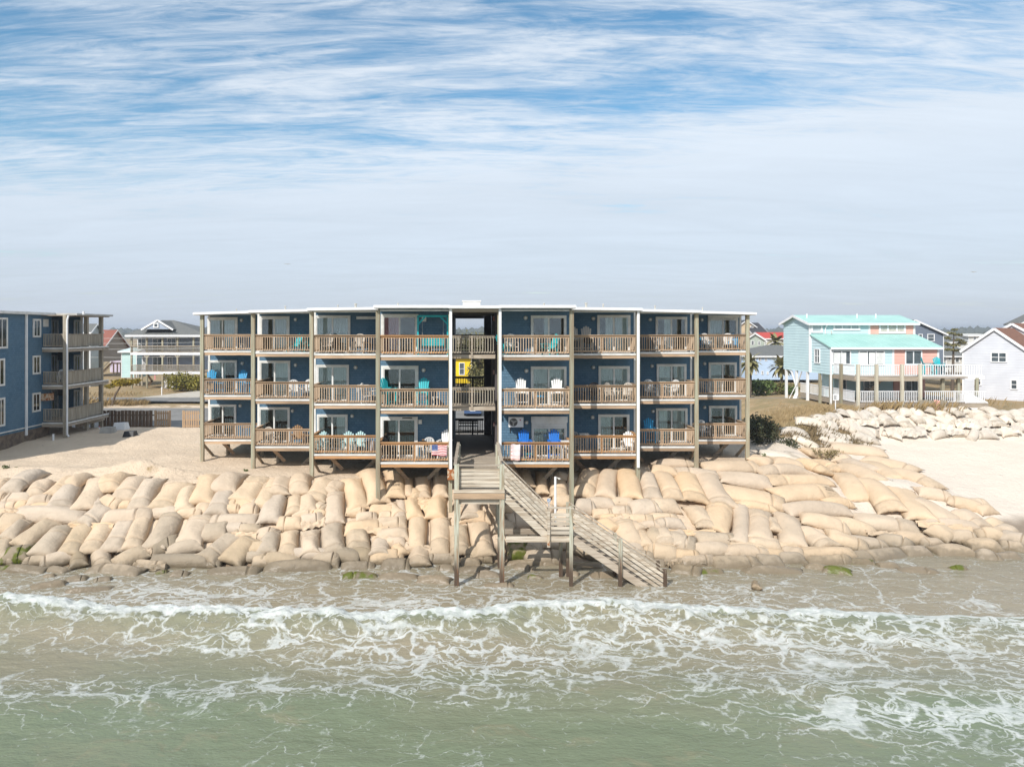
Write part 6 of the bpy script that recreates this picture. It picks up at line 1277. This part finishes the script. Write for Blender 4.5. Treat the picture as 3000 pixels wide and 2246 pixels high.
def shrub(name, label, base, rx, ry, h, n, size, m, seed, lobes=7, cat='shrub', group=None):
    o = thing(name, label, cat, base, 0, group); r = random.Random(seed); el = []
    for i in range(lobes):
        a = r.uniform(0, 6.28); q = r.uniform(.2, .75); el.append((base[0]+rx*q*math.cos(a), base[1]+ry*q*math.sin(a), base[2]+h*r.uniform(.35, .72), rx*r.uniform(.3, .5), ry*r.uniform(.3, .5), h*r.uniform(.22, .36)))
    el.append((base[0], base[1], base[2]+h*.4, rx*.7, ry*.7, h*.4))
    leaves(el, n, size, seed).build('foliage', m, o)
    st_ = MB()
    for i in range(min(6, len(el))):
        e_ = el[i]; st_.tube((base[0]+r.uniform(-.1, .1), base[1], base[2]-.1), (e_[0], e_[1], e_[2]), .05*h/2, .015*h/2, 5)
    st_.build('stems', bark, o); return o
def gp(px, py, lift=0): return hit(px, py, lift)
def atg(px, D): x = PX(px, D); return (x, D, float(ground_z(x, D))-.05)
shrub('porch_shrub', 'round yellow green shrub beside the stilt house steps', atg(533, 104), 3.0, 2.0, 3.0, 1700, .26, L_y, 3)
shrub('porch_shrub', 'yellow green shrub half hidden by the blue block corner post', atg(578, 103), 2.2, 1.8, 2.8, 1000, .26, L_y, 4)
shrub('sea_scrub', 'dense dark evergreen scrub beside the fourth balconies on the aqua house side', (20.2, 50.4, 2.6), 1.2, 1.8, 2.4, 2000, .15, L_d, 5, 9)
shrub('sea_scrub', 'lower dark scrub trailing down the sandbag slope beside the tall scrub', (22.0, 50.4, 2.3), 1.2, 1.1, 1.0, 700, .12, L_d, 6, 8)
shrub('bare_scrub', 'thin bare brown twiggy bush on the old white sandbags', (24.2, 48.6, 1.9), 1.3, .8, 1.0, 500, .10, L_t, 8, 6)
shrub('garden_bush', 'bright green rounded bush by the light blue house drive', atg(2228, 96), 3.0, 1.8, 2.6, 1700, .28, L_g, 9)
shrub('garden_bush', 'clipped oval hedge bush behind the duplex stilts', atg(2288, 97), 1.9, 1.3, 2.0, 1500, .2, leaf_mat('hedge_leaf', (.16, .15, .05), (.20, .17, .07)), 10)
shrub('garden_bush', 'small green bush next to the oval hedge bush', atg(2318, 96), 1.0, .9, 1.4, 600, .2, L_g, 11)
for i, (px, D, rx, h) in enumerate(((1350, 112, 2.6, 6.5), (1395, 108, 3.4, 8.6), (1430, 112, 3.2, 8.4), (1372, 128, 4, 9.2), (1415, 98, 2.4, 4.2))):
    shrub('live_oak', ('slim grey green live oak behind the yellow house', 'broad live oak beyond the yellow house in the breezeway view', 'dense live oak filling the breezeway view by the dark wall', 'tall far live oak above the breezeway railing', 'low oak scrub at the lot edge in the breezeway view')[i], atg(px, D), rx, 2.4, h, 2600, .3, leaf_mat('oak_leaf%d' % i, (.13, .125, .045), (.19, .165, .07)), 20+i, 11, 'tree')
# leaning pine on the verge
pn = thing('leaning_pine', 'wind leaning pine with flat yellow green crown on the roadside verge', 'tree', atg(327, 84)); b0 = Vector(pn.location)
pts = [b0, P(338, 1156, 84), P(349, 1138, 84), P(356, 1126, 84), P(366, 1124, 84), P(378, 1120, 84)]
MB().path(pts, [.14, .12, .10, .08, .06, .04], 7).path([pts[3], P(340, 1121, 84.3)], [.07, .03], 5).path([pts[4], P(395, 1120, 83.7)], [.05, .02], 5).build('trunk', bark, pn)
el = [(*P(px, py, 84+dz), rx, .8, rz_) for px, py, dz, rx, rz_ in ((322, 1131, 0, .5, .25), (345, 1120, .3, .8, .3), (360, 1117, -.2, .9, .32), (378, 1119, .2, .9, .3), (395, 1117, 0, .6, .25), (403, 1113, 0, .4, .2), (366, 1124, .5, .9, .25), (350, 1126, -.4, .6, .2))]
leaves(el, 1900, .17, 31).build('crown', leaf_mat('gold_needle', (.30, .21, .015), (.19, .15, .02)), pn)
pt = thing('layered_pine', 'layered pine tree standing between the slate house and grey cottage', 'tree', atg(2790, 102)); b0 = Vector(pt.location); top = P(2795, 966, 102)
MB().path([b0, b0.lerp(top, .5), top], [.25, .16, .04], 8).build('trunk', bark, pt)
el = [(*P(px, py, 102), rx, .8, .17) for px, py, rx in ((2795, 966, .45), (2784, 976, .55), (2806, 980, .6), (2774, 990, .6), (2806, 996, .8), (2766, 1006, .6), (2792, 1011, .9), (2818, 1004, .7), (2775, 1024, 1.0), (2750, 1030, .7), (2806, 1026, 1.0))]
leaves(el, 900, .24, 33).build('crown', leaf_mat('sunny_needle', (.20, .17, .07), (.13, .125, .05)), pt)
def palm(label, px, D, ytop, r_):
    o = thing('palm_tree', label, 'palm', atg(px, D), 0, 'palm trees by the light blue house'); b0 = Vector(o.location); tp = P(px, ytop, D)
    MB().path([b0, b0.lerp(tp, .6)+Vector((.1, 0, 0)), tp], [.22, .2, .18], 8).build('trunk', bark, o); rr = random.Random(int(px))
    cr_ = MB()
    for i in range(42):
        a = rr.uniform(0, 6.28); e_ = rr.uniform(-.9, 1.2); L_ = r_*rr.uniform(.8, 1.15); prev = tp; dirv = Vector((math.cos(a)*math.cos(e_), math.sin(a)*math.cos(e_), math.sin(e_)))
        sd_ = dirv.cross(Vector((0, 0, 1))).normalized()
        for sgm in range(4):
            nx_ = prev+dirv*L_/4; w0 = (.10, .22, .24, .16)[sgm]*r_/1.6; w1 = (.22, .24, .16, .02)[sgm]*r_/1.6
            cr_.add([prev-sd_*w0, prev+sd_*w0, nx_+sd_*w1, nx_-sd_*w1], [(0, 1, 2, 3)]); prev = nx_; dirv = (dirv+Vector((0, 0, -.28))).normalized()
    cr_.build('crown', L_p, o)
palm('shaggy palm tree close behind the fourth balconies corner post', 2196, 92, 1062, 2.0); palm('shaggy palm tree between the light blue house and the duplex', 2288, 100, 1075, 2.0); palm('low palm top above the red roof', 2272, 140, 1003, 2.6)
# dune grass: uncountable
def grass(name, label, spots, n, h, m, seed, cat='grass'):
    r = random.Random(seed); mb = MB()
    for i in range(n):
        x, y, sx, sy, hh = r.choice(spots); px, py = x+r.gauss(0, sx), y+r.gauss(0, sy); z = float(ground_z(px, py))-.03
        a = r.uniform(0, 6.28); l_ = h*hh*r.uniform(.5, 1.2); w_ = .014; b = Vector((math.cos(a), math.sin(a), 0)); lean = Vector((r.gauss(.18, .3), r.gauss(0, .3), 0))*l_
        p = Vector((px, py, z)); mb.add([p-b*w_, p+b*w_, p+lean*.5+Vector((0, 0, l_*.7))+b*w_*.6, p+lean+Vector((0, 0, l_))], [(0, 1, 2, 3)])
    return tag(mb.build(name, m), label, cat, None, 'stuff')
gm = leaf_mat('dry_grass', (.34, .235, .115), (.25, .18, .08))
grass('dune_grass', 'dry brown dune grass on the bank before the duplex', [(24.5, 55.5, 1.6, 1.0, 1), (27.5, 56.5, 1.4, .7, 1), (22.3, 54.3, 1, 1.2, 1), (29.5, 57.6, 1.2, .6, 1.1), (24, 57.5, 2.5, 1.5, 1)], 4500, .42, leaf_mat('pale_dry_grass', (.42, .31, .17), (.32, .235, .12)), 41)
grass('dune_tuft', 'brown grass tuft growing from the old white sandbags', [(26.0, 52.4, .9, .4, 1), (27.2, 52.0, .6, .3, .8), (23.8, 51.2, .8, .6, .8)], 1500, .6, leaf_mat('brown_tuft', (.22, .16, .085), (.16, .12, .065)), 42)
grass('tall_reeds', 'thin dry reeds standing in front of the duplex stilts', [(31.5+i*.9, 56.2, .35, .3, 1) for i in range(8)]+[(43, 59.5, 1.5, .5, 1)], 420, .85, gm, 43)
grass('verge_grass', 'dry grass tussocks on the verge by the twin block', [(PX(302, 86)+i*1.2, 84.5+i % 3, .5, .5, 1) for i in range(5)]+[(PX(265, 84), 83, 1.2, .8, 1.8), (PX(340, 98), 97, 2, 1.2, 1)], 2200, .6, gm, 44)
for i, (px, py, s_) in enumerate(((20, 1373, .22), (720, 1382, .18), (2237, 1342, .3), (50, 1370, .1))):
    c = gp(px, py); t = shrub('sand_weed', ('small green weed on the bare sand by the twin block', 'small green weed at the foot of the second post', 'small green weed at the edge of the tan sandbags', 'tiny green weed on the open sand')[i], (c.x, c.y, c.z-.05), s_, s_, s_*1.3, 120, .07, L_g, 50+i, 4, 'weed')
# far woods across the marsh: one mass
r = np.random.default_rng(5); mb = MB()
def blob(c, rx, rz_):
    k_ = 6; vs = [(c[0], c[1], c[2]+rz_)]
    for ring, zz in ((.75, .6), (1, 0)):
        for i in range(k_): a = 2*math.pi*i/k_; q = ring*(1+.25*(r.random()-.5)); vs.append((c[0]+rx*q*math.cos(a), c[1]+rx*q*math.sin(a)*.6, c[2]+rz_*zz))
    fs = [(0, 1+i, 1+(i+1) % k_) for i in range(k_)]+[(1+i, 7+i, 7+(i+1) % k_, 1+(i+1) % k_) for i in range(k_)]
    mb.add(vs, fs)
for D, x_a, x_b, n_, hm in ((760, -620, 760, 900, 8.5), (1150, -950, 1150, 900, 14)):
    for i in range(n_):
        x = x_a+(x_b-x_a)*r.random(); hh = hm*(.65+.5*vnoise(x*.012, D*.01)+.35*r.random()**3); rx = hm*(.5+.5*r.random()); blob((x, D+r.random()*60, 1.0), rx, hh)
woods = mb.build('far_woods', leaf_mat('far_foliage', (.055, .065, .04), (.08, .08, .05)), None, True); tag(woods, 'far line of woods across the marsh on the horizon', 'woods', None, 'stuff')
mb = MB()
for i in range(260):
    x = -250+500*r.random(); D = 240+120*r.random()
    if -60 < x < 20 or x > 60 or x < -80: blob((x, D, 1.5), 3+3*r.random(), 2+2.5*r.random())
tag(mb.build('marsh_scrub', leaf_mat('marsh_foliage', (.10, .095, .05), (.14, .12, .06)), None, True), 'scattered low scrub on the marsh edge inland', 'scrub', None, 'stuff')
# gulls far off over the sea of roofs
for i, (px, py) in enumerate(((842, 774), (2852, 797))):
    c = P(px, py, 160); g = thing('gull', ('distant gull gliding in the pale sky above the blue block', 'distant gull gliding in the pale sky above the duplex')[i], 'bird', c)
    MB().beam(c-Vector((0, .3, 0)), c+Vector((0, .3, 0)), .14, .12).build('body', grey_plastic, g)
    for s_ in (-1, 1): MB().poly([c+Vector((0, -.1, .03)), c+Vector((s_*.45, -.05, .14)), c+Vector((s_*.8, .05, .05)), c+Vector((s_*.4, .15, .10)), c+Vector((0, .12, .03))], .02).build('wing', grey_plastic, g)
# even air between the shore and the woods
hz = Nodes('haze'); hz.t.nodes.remove(hz.b); pv = hz.n('ShaderNodeVolumePrincipled'); pv.inputs['Color'].default_value = (.80, .87, .97, 1); pv.inputs['Density'].default_value = .00042; pv.inputs['Anisotropy'].default_value = .2
hz.l(pv.outputs[0], [n for n in hz.t.nodes if n.type == 'OUTPUT_MATERIAL'][0].inputs['Volume'])
HAZE = tag(MB().box(-4200, 4200, -4200, 4700, -3, 26).build('haze', hz.m), 'thin pale blue air haze over the shore and marsh', 'haze', None, 'stuff')
